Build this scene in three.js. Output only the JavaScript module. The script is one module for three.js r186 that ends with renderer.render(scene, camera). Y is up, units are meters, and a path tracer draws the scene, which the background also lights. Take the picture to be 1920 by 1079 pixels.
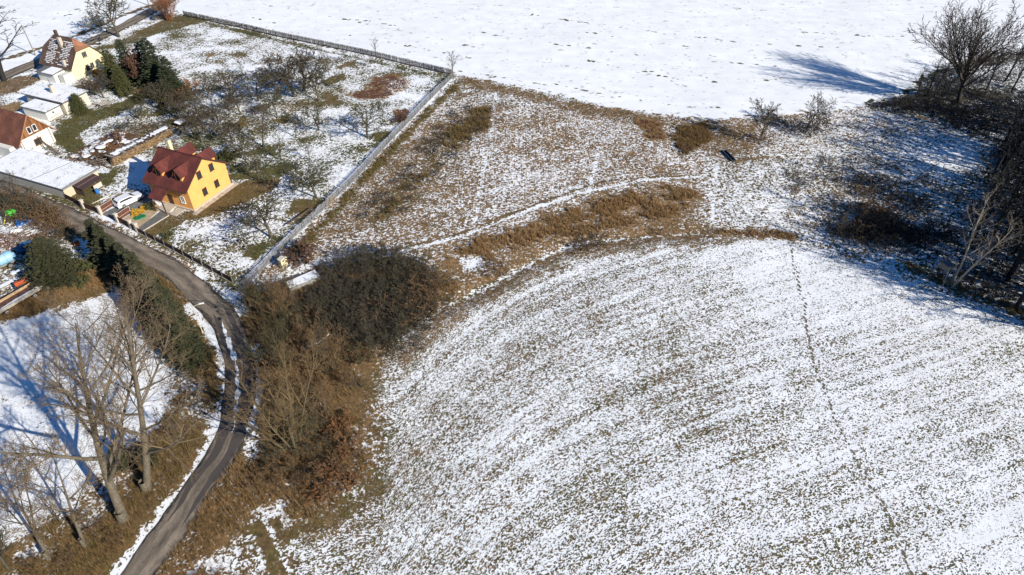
import * as THREE from 'three';
import { mergeGeometries } from 'three/addons/utils/BufferGeometryUtils.js';
import { RoundedBoxGeometry } from 'three/addons/geometries/RoundedBoxGeometry.js';

// ------------------------------------------------------------------ camera, sky, sun, exposure
const EYE = 70, FOCAL = 1280, PITCH = 40.5 * Math.PI / 180;      // height above the meadow, focal length in pixels of a 1920 x 1079 frame
const scene = new THREE.Scene();
const camera = new THREE.PerspectiveCamera(2 * Math.atan(539.5 / FOCAL) * 180 / Math.PI, 1920 / 1079, 1, 4000);
camera.position.set(0, EYE, 0);
camera.rotation.set(-PITCH, 0, 0);
const renderer = new THREE.WebGLRenderer({ antialias: true });
renderer.toneMapping = THREE.LinearToneMapping;
renderer.toneMappingExposure = 1.38;
renderer.shadowMap.enabled = true;

const SUN = new THREE.Vector3(0.8 * Math.cos(0.506), Math.sin(0.506), 0.6 * Math.cos(0.506)).normalize();
const sun = new THREE.DirectionalLight(new THREE.Color(1, 0.945, 0.86), 5);
sun.position.copy(SUN).multiplyScalar(400).add(new THREE.Vector3(0, 0, -110));
sun.target.position.set(0, 0, -110);
sun.castShadow = true;
sun.shadow.mapSize.set(4096, 4096);
Object.assign(sun.shadow.camera, { left: -220, right: 220, top: 160, bottom: -160, near: 1, far: 900 });
scene.add(sun, sun.target);
{ // clear winter sky: deep blue overhead, paler towards the horizon, brighter round the sun
  const w = 512, h = 256, a = new Float32Array(w * h * 4);
  for (let y = 0; y < h; y++) for (let x = 0; x < w; x++) {
    const el = ((y + 0.5) / h - 0.5) * Math.PI, az = ((x + 0.5) / w - 0.5) * 2 * Math.PI;
    const d = new THREE.Vector3(Math.cos(el) * Math.cos(az), Math.sin(el), Math.cos(el) * Math.sin(az));
    const t = Math.exp(-Math.max(0, Math.sin(el)) * 3.2), g = Math.max(0, d.dot(SUN)), halo = 0.10 * g ** 8 + 0.4 * g ** 60;
    const i = (y * w + x) * 4;
    a[i] = 0.006 + 0.075 * t + halo; a[i + 1] = 0.056 + 0.165 * t + halo * 0.95; a[i + 2] = 0.20 + 0.21 * t + halo * 0.8; a[i + 3] = 1;
  }
  const sky = new THREE.DataTexture(a, w, h, THREE.RGBAFormat, THREE.FloatType);
  sky.mapping = THREE.EquirectangularReflectionMapping; sky.magFilter = THREE.LinearFilter; sky.minFilter = THREE.LinearFilter; sky.needsUpdate = true;
  scene.background = sky; scene.environment = sky;
}

// ------------------------------------------------------------------ small helpers
function RNG(seed) { let s = seed >>> 0; return () => { s = (s + 0x6d2b79f5) | 0; let t = Math.imul(s ^ (s >>> 15), 1 | s); t = (t + Math.imul(t ^ (t >>> 7), 61 | t)) ^ t; return ((t ^ (t >>> 14)) >>> 0) / 4294967296; }; }
const TBL = new Float32Array(65536); { const r = RNG(77); for (let i = 0; i < 65536; i++) TBL[i] = r() * 2 - 1; }
function vn(x, y) { // value noise, -1..1
  const ix = Math.floor(x), iy = Math.floor(y); let fx = x - ix, fy = y - iy;
  fx = fx * fx * (3 - 2 * fx); fy = fy * fy * (3 - 2 * fy);
  const r0 = (iy & 255) << 8, r1 = ((iy + 1) & 255) << 8, c0 = ix & 255, c1 = (ix + 1) & 255;
  const a = TBL[r0 | c0], b = TBL[r0 | c1], c = TBL[r1 | c0], d = TBL[r1 | c1];
  return a + (b - a) * fx + (c - a + (a - b - c + d) * fx) * fy;
}
const clamp = (x, a = 0, b = 1) => x < a ? a : x > b ? b : x;
const smooth = (a, b, x) => { const t = clamp((x - a) / (b - a)); return t * t * (3 - 2 * t); };
const mix = (a, b, t) => a + (b - a) * t;
const rad = (d) => d * Math.PI / 180;
const CP = Math.cos(PITCH), SP = Math.sin(PITCH);
// a point of the site plan: where the line of sight through a photo pixel meets height h; [x, distance north]
function G(px, py, h = 0) { const x = (px - 960) / FOCAL, y = (539.5 - py) / FOCAL, t = (EYE - h) / (SP - y * CP); return [x * t, (CP + y * SP) * t]; }
const GL = (list) => list.map(([x, y]) => G(x, y));

const DITCH = GL([[735, 655], [770, 622], [830, 578], [880, 553], [960, 512], [1010, 487], [1050, 468], [1110, 452], [1180, 446], [1250, 441], [1310, 438]]);
function segDist(x, z, L) { let best = 1e9; for (let i = 0; i + 1 < L.length; i++) { const [ax, az] = L[i], [bx, bz] = L[i + 1], dx = bx - ax, dz = bz - az; const t = clamp(((x - ax) * dx + (z - az) * dz) / (dx * dx + dz * dz)); const ex = x - ax - t * dx, ez = z - az - t * dz, d = ex * ex + ez * ez; if (d < best) best = d; } return Math.sqrt(best); }
function inside(x, z, P) { let c = false; for (let i = 0, j = P.length - 1; i < P.length; j = i++) { const [xi, zi] = P[i], [xj, zj] = P[j]; if ((zi > z) !== (zj > z) && x < (xj - xi) * (z - zi) / (zj - zi) + xi) c = !c; } return c; }
function ground(x, z) { // height of the land; z counts north
  const edge = smooth(0, 25, Math.min(190 - Math.abs(x), z - 12, 250 - z));
  let h = 0.16 * vn(x / 31 + 3, z / 31) + 0.09 * vn(x / 13, z / 13 + 9);
  if (x > -30 && x < 40 && z > 55 && z < 110) { const d = segDist(x, z, DITCH); h -= 0.3 * Math.exp(-d * d / 2.2); h += 0.08 * Math.exp(-(d - 3.2) * (d - 3.2) / 2.5); }
  return h * edge;
}
const at = (px, py, lift = 0) => { const [x, z] = G(px, py); return new THREE.Vector3(x, ground(x, z) + lift, -z); };

const used = {};
function numbered(name) { const n = used[name] = (used[name] ?? -1) + 1; return n ? name + '_' + String(n).padStart(3, '0') : name; }
function tag(o, label, category, group, kind) { o.userData = { label, category }; if (group) o.userData.group = group; if (kind) o.userData.kind = kind; return o; }
function shade(o) { o.castShadow = o.receiveShadow = true; return o; }
function thing(name, pos, turn, label, category, group) { const o = new THREE.Group(); o.name = numbered(name); if (pos) o.position.copy(pos); o.rotation.y = turn || 0; tag(o, label, category, group); scene.add(o); return o; }
function part(parent, name, geo, mat, label) { const m = shade(new THREE.Mesh(Array.isArray(geo) ? join(geo) : geo, mat)); m.name = name; if (label) m.userData.label = label; parent.add(m); return m; }
function single(name, geo, mat, label, category, group, kind) { const m = shade(new THREE.Mesh(Array.isArray(geo) ? join(geo) : geo, mat)); m.name = numbered(name); tag(m, label, category, group, kind); scene.add(m); return m; }
// box whose base centre is at x, y, z
function box(w, h, d, x = 0, y = 0, z = 0, rx = 0, ry = 0, rz = 0) { const g = new THREE.BoxGeometry(w, h, d); g.translate(0, h / 2, 0); if (rx) g.rotateX(rx); if (rz) g.rotateZ(rz); if (ry) g.rotateY(ry); g.translate(x, y, z); return g; }
function rbox(w, h, d, r, x = 0, y = 0, z = 0) { const g = new RoundedBoxGeometry(w, h, d, 2, r); g.translate(x, y + h / 2, z); return g.index ? g.toNonIndexed() : g; }
function cyl(r0, r1, h, n, x = 0, y = 0, z = 0, axis = 'y') { const g = new THREE.CylinderGeometry(r1, r0, h, n); if (axis === 'x') g.rotateZ(Math.PI / 2); if (axis === 'z') g.rotateX(Math.PI / 2); if (axis === 'y') g.translate(0, h / 2, 0); g.translate(x, y, z); return g; }
function bar(a, b, w, d = w) { // a squared timber from a to b
  const A = new THREE.Vector3(...a), B = new THREE.Vector3(...b), v = B.clone().sub(A), g = new THREE.BoxGeometry(w, v.length(), d);
  g.applyQuaternion(new THREE.Quaternion().setFromUnitVectors(new THREE.Vector3(0, 1, 0), v.clone().normalize())); g.translate((A.x + B.x) / 2, (A.y + B.y) / 2, (A.z + B.z) / 2); return g;
}
function rod(a, b, r0, r1 = r0, n = 6) { const A = new THREE.Vector3(...a), B = new THREE.Vector3(...b), v = B.clone().sub(A), g = new THREE.CylinderGeometry(r1, r0, v.length(), n); g.applyQuaternion(new THREE.Quaternion().setFromUnitVectors(new THREE.Vector3(0, 1, 0), v.clone().normalize())); g.translate((A.x + B.x) / 2, (A.y + B.y) / 2, (A.z + B.z) / 2); return g; }
// a solid slab over a polygon of 3-D points (all in one plane), given thickness downwards along -n
function slab(P, t, uvs) {
  const v = P.map((p) => new THREE.Vector3(...p)), n = new THREE.Vector3().crossVectors(v[1].clone().sub(v[0]), v[2].clone().sub(v[0])).normalize(); if (n.y < 0) n.negate();
  const lo = v.map((p) => p.clone().addScaledVector(n, -t)), pos = [], uv = [];
  const U = v[1].clone().sub(v[0]).normalize(), V = new THREE.Vector3().crossVectors(n, U);
  const put = (...q) => { for (const p of q) { pos.push(p.x, p.y, p.z); const r = p.clone().sub(v[0]); uv.push(r.dot(U), r.dot(V)); } };
  for (let i = 1; i + 1 < v.length; i++) { put(v[0], v[i], v[i + 1]); put(lo[0], lo[i + 1], lo[i]); }
  for (let i = 0; i < v.length; i++) { const j = (i + 1) % v.length; put(v[i], lo[i], lo[j]); put(v[i], lo[j], v[j]); }
  const g = new THREE.BufferGeometry(); g.setAttribute('position', new THREE.Float32BufferAttribute(pos, 3)); g.setAttribute('uv', new THREE.Float32BufferAttribute(uv, 2)); g.computeVertexNormals(); return g;
}
// prism: a polygon in the x-y plane pushed from z0 to z1
function prism(P, z0, z1, bevel = 0) { const s = new THREE.Shape(P.map(([x, y]) => new THREE.Vector2(x, y))); const g = new THREE.ExtrudeGeometry(s, { depth: z1 - z0 - 2 * bevel, bevelEnabled: bevel > 0, bevelSize: bevel, bevelThickness: bevel, bevelSegments: 2, curveSegments: 6 }); g.translate(0, 0, z0 + bevel); return g; }
const C = (r, g, b) => new THREE.Color().setRGB(r, g, b);
const mats = {};
function mat(key, r, g, b, rough = 0.9, extra) { return mats[key] ??= new THREE.MeshStandardMaterial({ color: C(r, g, b), roughness: rough, side: THREE.DoubleSide, ...extra }); }
// grey-scale grain as a texture that multiplies a colour; uv in metres, one repeat = size metres
function grainTex(size, n, f, col) {
  const a = new Uint8Array(n * n * 4);
  for (let y = 0; y < n; y++) for (let x = 0; x < n; x++) { const v = f(x / n, y / n), i = (y * n + x) * 4; const c = typeof v === 'number' ? [v, v, v] : v; for (let k = 0; k < 3; k++) a[i + k] = 255 * clamp(c[k]); a[i + 3] = 255; }
  const t = new THREE.DataTexture(a, n, n); t.wrapS = t.wrapT = THREE.RepeatWrapping; t.magFilter = THREE.LinearFilter; t.minFilter = THREE.LinearMipmapLinearFilter; if (col) t.colorSpace = THREE.SRGBColorSpace; t.repeat.set(1 / size, 1 / size); t.needsUpdate = true; return t;
}
const tn = (u, v, k, o = 0) => { // tileable noise
  const x = u * k, y = v * k, ix = Math.floor(x), iy = Math.floor(y); let fx = x - ix, fy = y - iy; fx = fx * fx * (3 - 2 * fx); fy = fy * fy * (3 - 2 * fy);
  const q = (i, j) => TBL[((((j % k) + k) % k + o) & 255) << 8 | ((((i % k) + k) % k + o * 7) & 255)];
  return mix(mix(q(ix, iy), q(ix + 1, iy), fx), mix(q(ix, iy + 1), q(ix + 1, iy + 1), fx), fy);
};

function join(list) { const L = list.map((g) => { const q = g.index ? g.toNonIndexed() : g; for (const k of Object.keys(q.attributes)) if (!['position', 'normal', 'uv'].includes(k)) q.deleteAttribute(k); return q; }); return L.length === 1 ? L[0] : mergeGeometries(L); }

// ------------------------------------------------------------------ what covers the land: a plan painted at 25 cm, read by the ground textures and by the grass
const X0 = -190, Z0 = 12, CELL = 0.25, NX = 1520, NZ = 952;
const MELT = new Float32Array(NX * NZ).fill(0.5), TONE = new Float32Array(NX * NZ).fill(0.5), VEG = new Float32Array(NX * NZ), BAR = new Uint8Array(NX * NZ);
function dab(L, closed, half, soft, warp, set) {
  let x0 = 1e9, x1 = -1e9, z0 = 1e9, z1 = -1e9; for (const [x, z] of L) { x0 = Math.min(x0, x); x1 = Math.max(x1, x); z0 = Math.min(z0, z); z1 = Math.max(z1, z); }
  const m = half + soft + warp + 1, ring = closed ? [...L, L[0]] : L;
  const i0 = Math.max(0, Math.floor((x0 - m - X0) / CELL)), i1 = Math.min(NX - 1, Math.ceil((x1 + m - X0) / CELL)), j0 = Math.max(0, Math.floor((z0 - m - Z0) / CELL)), j1 = Math.min(NZ - 1, Math.ceil((z1 + m - Z0) / CELL));
  for (let j = j0; j <= j1; j++) for (let i = i0; i <= i1; i++) {
    const x = X0 + (i + 0.5) * CELL, z = Z0 + (j + 0.5) * CELL;
    let d = segDist(x, z, ring); if (closed) d = inside(x, z, L) ? -d : d; else d -= half;
    if (warp) d += warp * (0.6 * vn(x * 0.35, z * 0.35) + 0.5 * vn(x * 1.1 + 7, z * 1.1));
    const a = smooth(soft, -soft, d) * (set.a ?? 1); if (a <= 0) continue;
    const k = j * NX + i;
    if (set.m !== undefined) MELT[k] = mix(MELT[k], set.m, a);
    if (set.t !== undefined) TONE[k] = mix(TONE[k], set.t, a);
    if (set.v !== undefined) VEG[k] = mix(VEG[k], set.v, a);
    if (set.bar && a > 0.5) BAR[k] = 1;
  }
}
const area = (px, m0, t, v = 0, soft = 1.2, warp = 1.6, a = 1, m = m0 > 0.83 ? Math.min(1, m0 + 0.09) : m0) => dab(GL(px), true, 0, soft, warp, { m, t, v, a });
const area_ = (px, m, t, v = 0, soft = 1.2, warp = 1.6, a = 1) => dab(GL(px), true, 0, soft, warp, { m, t, v, a });
const strip = (px, half, m, t, v = 0, soft = 0.7, warp = 0.5, a = 1) => dab(GL(px), false, half, soft, warp, { m, t, v, a });

// regions (outlines traced in the photo, carried to the plan)
const GARDEN = GL([[345, 30], [851, 142], [457, 541], [256, 440], [125, 385], [60, 360], [-150, 300], [-250, 260], [-200, 200], [0, 150], [180, 88], [292, 22]]);
const FRONT = GL([[560, 1079], [545, 1010], [640, 960], [712, 900], [728, 830], [702, 760], [705, 710], [735, 660], [805, 605], [872, 568], [952, 527], [1050, 487], [1150, 463], [1250, 453], [1370, 447], [1480, 451], [1560, 472], [1620, 492], [1700, 523], [1800, 563], [1960, 615], [2500, 800], [2500, 1300], [600, 1300]]);
const BACK = GL([[-900, -300], [2900, -300], [2900, 60], [2200, 80], [1900, 95], [1790, 115], [1745, 140], [1720, 175], [1640, 196], [1550, 213], [1420, 218], [1330, 224], [1240, 216], [1120, 197], [1000, 169], [852, 140], [345, 27], [290, 16], [170, 72], [60, 116], [-60, 160], [-900, 420]]);
const WOOD = GL([[1640, 192], [1720, 172], [1745, 137], [1790, 112], [1900, 92], [2900, 55], [2900, 800], [1960, 610], [1850, 560], [1760, 525], [1700, 490], [1745, 420], [1810, 350], [1850, 270], [1760, 222]]);
const ROADC = [[-140, 330], [0, 352], [97, 394], [205, 445], [262, 474], [322, 507], [375, 553], [420, 600], [441, 650], [450, 690], [449, 740], [438, 795], [415, 855], [370, 915], [335, 975], [257, 1079], [170, 1200], [60, 1380]];
const LANEC = [[-260, 240], [-60, 172], [0, 147], [60, 121], [110, 102], [167, 79], [229, 50], [271, 27], [302, 10], [340, -14], [430, -70]];
const roadLine = new THREE.CatmullRomCurve3(GL(ROADC).map(([x, z]) => new THREE.Vector3(x, 0, z))).getSpacedPoints(240).map((p) => [p.x, p.z]);
const laneLine = new THREE.CatmullRomCurve3(GL(LANEC).map(([x, z]) => new THREE.Vector3(x, 0, z))).getSpacedPoints(180).map((p) => [p.x, p.z]);
const SCRUB = [...GL([[457, 541], [530, 505], [640, 472], [760, 490], [850, 520]]), ...GL([[805, 605], [735, 660], [705, 710], [702, 760], [728, 830], [712, 900], [640, 960], [545, 1010], [560, 1079], [600, 1300], [60, 1380]]), ...roadLine.slice().reverse().filter(([x, z]) => z < 84)];

area([[-200, 200], [2400, 200], [2400, 1200], [-300, 1200]], 0.6, 0.72, 0.06, 0.5, 0);                                   // rough meadow by default
dab(BACK, true, 0, 1.4, 1.6, { m: 0.012, t: 0.45, v: 0 });
dab(GARDEN, true, 0, 0.6, 0.2, { m: 0.40, t: 0.26, v: 0.05 });
// the west side of the road
area([[-400, 330], [0, 350], [97, 394], [205, 445], [322, 507], [420, 600], [450, 690], [438, 795], [370, 915], [257, 1079], [60, 1400], [-600, 1400], [-700, 500]], 0.9, 0.52, 0.5, 0.6, 0.3);
area([[-200, 610], [0, 602], [60, 590], [150, 560], [245, 528], [300, 590], [350, 660], [372, 700], [330, 745], [300, 800], [235, 850], [190, 905], [120, 965], [60, 1000], [0, 1030], [-200, 1100]], 0.06, 0.6, 0, 1.0, 2.2);
area([[150, 930], [215, 890], [240, 930], [180, 975]], 0.5, 0.6, 0.2, 1.2, 2);
area([[0, 1030], [60, 1005], [110, 990], [80, 1040], [20, 1079]], 0.45, 0.65, 0.3, 1.5, 2);
area([[330, 700], [375, 700], [400, 740], [385, 780], [330, 770]], 0.45, 0.5, 0.2, 1.2, 2);
area([[60, 588], [150, 560], [230, 528], [262, 520], [250, 505], [180, 502], [120, 530], [60, 556], [0, 580], [0, 604]], 0.97, 0.78, 0.75, 0.8, 0.8);
area([[-200, 380], [0, 385], [100, 430], [150, 460], [190, 470], [190, 490], [120, 500], [60, 550], [-200, 600]], 0.42, 0.45, 0.1, 1.0, 2.5);
strip([[432, 700], [425, 745], [402, 825], [357, 905], [305, 965], [225, 1065], [170, 1140]], 1.0, 0.12, 0.5, 0, 0.5, 0.9);
strip([[352, 575], [392, 622], [413, 660], [420, 705]], 0.9, 0.1, 0.5, 0, 0.5, 0.8);
strip([[125, 420], [175, 450], [230, 478]], 1.6, 0.9, 0.3, 0.2, 0.6, 0.6);
area([[135, 440], [180, 452], [195, 475], [160, 480]], 0.2, 0.3, 0, 0.6, 1);
// scrub and verges east of the road
dab(SCRUB, true, 0, 0.8, 0.8, { m: 0.95, t: 0.68, v: 0.55 });
area([[455, 640], [486, 650], [486, 860], [462, 885], [452, 800]], 0.2, 0.5, 0, 0.6, 0.8);
area([[360, 1079], [410, 1030], [465, 985], [520, 962], [548, 1000], [566, 1079]], 0.42, 0.45, 0.1, 1.2, 2.5);
strip([[512, 985], [540, 1040], [562, 1090]], 0.75, 1.1, 0.45, 0, 0.25, 0.2); strip([[498, 984], [526, 1040], [545, 1090]], 0.3, 0.05, 0.3, 0, 0.3, 0.3); strip([[484, 990], [508, 1040], [524, 1090]], 0.75, 1.1, 0.45, 0, 0.25, 0.2);
area([[250, 440], [310, 470], [400, 512], [452, 548], [470, 590], [448, 600], [420, 560], [372, 520], [300, 480], [238, 448]], 0.2, 0.2, 0, 0.6, 0.6);
strip([[262, 443], [330, 478], [400, 515], [450, 545]], 0.7, 0.75, 0.15, 0.1, 0.5, 0.5);
strip([[-20, 326], [30, 350], [80, 368], [120, 380], [152, 394]], 1.5, 0.93, 0.12, 0.2, 0.5, 0.5);
area([[130, 382], [150, 388], [146, 396], [125, 391]], 0.45, 0.4, 0, 0.4, 0.8);
area([[210, 421], [258, 440], [240, 447], [205, 427]], 0.05, 0.3, 0, 0.3, 0.5);
area([[160, 396], [215, 422], [205, 430], [150, 404]], 0.8, 0.35, 0, 0.3, 0.8);
area([[470, 535], [540, 500], [600, 488], [640, 478], [560, 520], [500, 545]], 0.28, 0.6, 0.1, 0.7, 1.2);
// fields: front
dab(FRONT, true, 0, 0.9, 0.8, { m: 0.40, t: 0.36, v: 0 });
area([[1380, 450], [1480, 452], [1700, 525], [1960, 615], [2500, 800], [2500, 1300], [1500, 1300], [1450, 700]], 0.30, 0.3, 0, 12, 3);
area([[1250, 455], [1480, 455], [1800, 570], [1900, 640], [1500, 600]], 0.16, 0.3, 0, 5, 3);
strip([[708, 715], [740, 662], [810, 606], [874, 570], [954, 530], [1052, 489], [1150, 466], [1230, 458]], 1.2, 0.78, 0.3, 0.1, 1.2, 1.2);
area([[700, 700], [740, 665], [830, 615], [780, 700], [745, 790], [730, 840]], 0.5, 0.3, 0, 3, 2);
area([[700, 712], [740, 664], [808, 610], [880, 572], [955, 532], [1010, 530], [900, 590], [830, 650], [780, 720], [755, 800], [750, 860], [728, 840]], 0.6, 0.36, 0.05, 2.5, 3);
area([[690, 690], [712, 720], [735, 830], [735, 905], [655, 975], [560, 1010], [545, 1000], [640, 940], [700, 870], [705, 800]], 0.97, 0.42, 0.3, 0.7, 1.6);
area([[700, 750], [900, 600], [1200, 500], [1300, 560], [1100, 800], [900, 1079], [600, 1079], [740, 900]], 0.44, 0.42, 0, 9, 4, 0.8);
// meadow between the garden and the wood
area([[870, 146], [1000, 172], [1120, 200], [1240, 218], [1330, 230], [1330, 245], [1200, 235], [1050, 205], [900, 170], [862, 165]], 0.82, 0.62, 0.35, 1.6, 2);
area([[775, 300], [830, 235], [880, 200], [935, 198], [905, 250], [820, 330], [740, 420], [660, 425], [690, 365]], 0.8, 0.45, 0.35, 5, 5);
area([[840, 250], [885, 205], [925, 205], [900, 250], [850, 290]], 0.84, 0.45, 0.6, 3, 4); area([[700, 380], [760, 330], [790, 330], [740, 400], [690, 420]], 0.8, 0.4, 0.5, 3, 4);
area([[620, 430], [700, 350], [800, 230], [860, 170], [880, 175], [800, 280], [720, 380], [650, 450]], 0.74, 0.62, 0.4, 2, 3);
area([[1195, 225], [1240, 226], [1250, 262], [1212, 265]], 0.92, 1.0, 0.5, 1, 1.5);
area([[1240, 225], [1420, 232], [1440, 292], [1380, 300], [1290, 285]], 0.72, 0.62, 0.4, 1.5, 2.5);
area([[1270, 240], [1320, 232], [1330, 262], [1290, 290], [1265, 275]], 0.93, 0.55, 0.8, 1, 1.5);
area([[930, 330], [1100, 260], [1250, 290], [1180, 340], [1000, 390], [880, 430]], 0.52, 0.72, 0.1, 4, 3);
area([[890, 440], [960, 430], [1060, 392], [1150, 357], [1290, 345], [1312, 365], [1300, 432], [1200, 440], [1080, 458], [1000, 478], [920, 508], [840, 560], [812, 600], [790, 560], [840, 500]], 0.78, 0.82, 0.42, 2.4, 4);
for (const [x, y] of [[905, 470], [960, 450], [1010, 440], [1070, 415], [1130, 390], [1180, 370], [1230, 400], [1270, 370], [1150, 425], [1090, 445]]) area([[x - 34, y + 6], [x, y - 14], [x + 38, y - 6], [x + 10, y + 14]], 0.95, 0.9, 0.8, 1.5, 2.5);
area([[800, 560], [850, 520], [870, 545], [800, 600], [740, 650], [710, 690], [700, 670]], 0.95, 0.8, 0.9, 0.8, 1);
area([[862, 485], [900, 483], [905, 505], [870, 510]], 0.15, 0.6, 0, 0.7, 1);
area([[560, 500], [640, 470], [720, 462], [800, 450], [790, 470], [700, 480], [620, 505]], 0.38, 0.6, 0.1, 1, 1);
area([[1320, 300], [1500, 280], [1640, 230], [1760, 225], [1850, 270], [1800, 360], [1740, 430], [1700, 490], [1480, 450], [1330, 430]], 0.33, 0.42, 0.1, 3, 3);
area([[1420, 222], [1560, 214], [1660, 200], [1740, 230], [1700, 262], [1560, 270], [1430, 290]], 0.36, 0.55, 0.2, 2, 2);
area([[1530, 310], [1640, 318], [1740, 345], [1730, 400], [1680, 440], [1560, 440], [1500, 400], [1530, 370]], 0.52, 0.45, 0.22, 3, 5);
area([[1590, 345], [1640, 350], [1660, 400], [1600, 420], [1570, 385]], 0.66, 0.6, 0.3, 3, 5);
strip([[1305, 437], [1360, 438], [1420, 440], [1480, 443]], 1.1, 0.84, 0.85, 0.6, 0.9, 1.4);
strip([[600, 497], [660, 484], [760, 465], [860, 440], [930, 412], [1000, 386], [1080, 357], [1130, 341], [1210, 334], [1300, 330]], 0.22, 0.95, 0.35, 0, 0.2, 0.15); strip([[640, 496], [760, 472], [870, 443], [1000, 392], [1090, 362], [1210, 339], [1320, 331]], 0.35, 0.1, 0.35, 0, 0.3, 0.3);
strip([[930, 175], [920, 260], [905, 330], [890, 430]], 0.25, 0.05, 0.5, 0, 0.4, 0.4, 0.7); strip([[1120, 290], [1110, 340], [1100, 372]], 0.25, 0.05, 0.5, 0, 0.4, 0.4, 0.7); strip([[1350, 300], [1335, 350], [1338, 430]], 0.3, 0.05, 0.5, 0, 0.4, 0.4, 0.8);
strip([[1375, 303], [1440, 294]], 0.3, 1, 0.7, 0, 0.15, 0.1);
dab(DITCH, false, 3.0, 2.2, 2.5, { m: 0.86, t: 0.78, v: 0.4 }); dab(GL([[705, 712], [738, 664], [808, 608], [874, 571], [954, 530], [1052, 490], [1150, 467], [1250, 456], [1380, 450]]), false, 0.9, 0.9, 0.9, { m: 0.74, t: 0.55, v: 0.15, a: 0.8 });
dab(DITCH, false, 0.35, 0.4, 0.5, { m: 0.42, t: 0.2, v: 0 });
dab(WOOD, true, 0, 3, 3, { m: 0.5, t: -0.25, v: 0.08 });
area([[1700, 260], [1830, 270], [1850, 320], [1760, 340], [1680, 300]], 0.22, 0.4, 0, 3, 2);
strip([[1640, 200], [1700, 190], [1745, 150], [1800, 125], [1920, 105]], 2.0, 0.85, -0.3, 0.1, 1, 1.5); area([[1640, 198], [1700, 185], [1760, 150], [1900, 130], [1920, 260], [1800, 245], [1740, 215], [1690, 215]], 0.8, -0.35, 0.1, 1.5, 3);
strip([[1700, 497], [1760, 527], [1850, 562], [1940, 600]], 1.2, 0.75, 0.5, 0.5, 1, 1.5);
// dark lines of the back field: ploughing ridges and wheel tracks
for (const l of [[[500, 11], [560, 21], [620, 31], [700, 48]], [[655, 36], [705, 41], [748, 50]], [[1080, 106], [1130, 120], [1200, 136], [1280, 149], [1360, 156], [1440, 151], [1486, 142]], [[1200, 133], [1270, 141], [1340, 147]], [[1370, 16], [1430, 20], [1500, 27]], [[850, 133], [900, 140], [1000, 156], [1060, 164]], [[1000, 150], [1080, 166], [1180, 184], [1250, 196]], [[760, 60], [820, 72], [900, 90]], [[100, 27], [140, 18], [180, 6]], [[95, 37], [150, 20]], [[420, 22], [470, 32], [520, 44]], [[560, 90], [700, 112], [800, 128]], [[900, 60], [1050, 84], [1250, 110], [1450, 122]], [[950, 20], [1150, 50], [1400, 80], [1600, 92]], [[1500, 60], [1650, 70], [1800, 66]], [[620, 60], [760, 86], [900, 112]], [[1250, 196], [1330, 203], [1400, 200]], [[1100, 60], [1180, 74], [1300, 88]]]) strip(l, 0.12, 0.42, 0.2, 0, 0.42, 0.8);
// verges of the lane, top left
strip([[-80, 145], [0, 113], [70, 92], [146, 65], [240, 25], [292, 6], [350, -25]], 1.0, 0.9, 0.55, 0.3, 0.6, 0.6); strip([[-60, 164], [0, 138], [60, 112], [150, 76], [229, 42], [290, 12]], 0.4, 0.02, 0.5, 0, 0.3, 0.2);
area([[170, 94], [229, 73], [271, 52], [302, 38], [345, 30], [396, 37], [375, 45], [312, 58], [260, 77], [208, 91]], 0.97, 0.3, 0.25, 0.8, 0.8); strip([[180, 92], [240, 66], [290, 40]], 0.9, 0.7, 0.4, 0.1, 0.6, 0.6);
area([[-100, 170], [0, 152], [60, 138], [76, 150], [30, 174], [-100, 190]], 0.94, 0.6, 0.35, 0.8, 0.8);
area([[0, 200], [35, 190], [40, 205], [0, 220]], 0.95, 0.85, 0.4, 0.6, 0.8);
// melted and green patches in the garden
strip([[352, 34], [400, 47], [500, 70], [600, 94], [720, 122], [842, 149]], 0.8, 0.86, 0.1, 0.2, 0.6, 0.7);
area([[100, 235], [140, 215], [185, 203], [225, 190], [262, 170], [290, 160], [290, 175], [225, 212], [190, 225], [150, 245], [142, 262], [165, 272], [150, 292], [120, 285], [100, 262]], 0.95, 0.12, 0.3, 0.8, 1.2);
area([[172, 310], [222, 322], [212, 342], [190, 352], [172, 338]], 0.93, 0.1, 0.25, 0.6, 0.8);
area([[110, 340], [180, 345], [190, 380], [160, 392], [120, 380]], 0.85, 0.2, 0.2, 0.6, 0.8);
area([[258, 440], [300, 403], [366, 399], [400, 374], [435, 349], [456, 340], [486, 336], [525, 327], [531, 338], [499, 362], [447, 388], [390, 404], [320, 428], [280, 446]], 0.97, 0.42, 0.4, 0.5, 0.9);
area([[416, 292], [465, 286], [515, 320], [568, 295], [556, 311], [525, 330], [486, 340], [437, 334]], 0.9, 0.08, 0.3, 0.8, 1.4);
area([[409, 294], [475, 281], [519, 268], [575, 291], [565, 304], [519, 326], [487, 334], [431, 314]], 0.78, 0.12, 0.2, 1, 2);
area([[548, 369], [621, 367], [597, 387], [582, 404], [538, 399]], 0.97, 0.35, 0.3, 0.6, 0.8);
area([[452, 482], [465, 463], [504, 449], [541, 440], [537, 450], [499, 471], [478, 491]], 0.97, 0.1, 0.25, 0.6, 0.8);
area([[658, 279], [694, 251], [723, 241], [738, 250], [712, 269], [676, 288]], 0.96, 0.22, 0.3, 0.6, 0.8);
area([[497, 226], [544, 193], [581, 199], [631, 179], [636, 198], [612, 213], [566, 217], [525, 226], [503, 239]], 0.94, 0.4, 0.4, 0.8, 1.2);
area([[645, 178], [685, 166], [740, 168], [737, 180], [690, 189], [657, 184]], 0.95, 1.2, 0.45, 0.9, 1.6); area([[690, 158], [700, 147], [737, 137], [771, 149], [771, 163], [750, 174], [715, 170]], 0.83, 1.15, 0.4, 1.2, 2);
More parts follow.
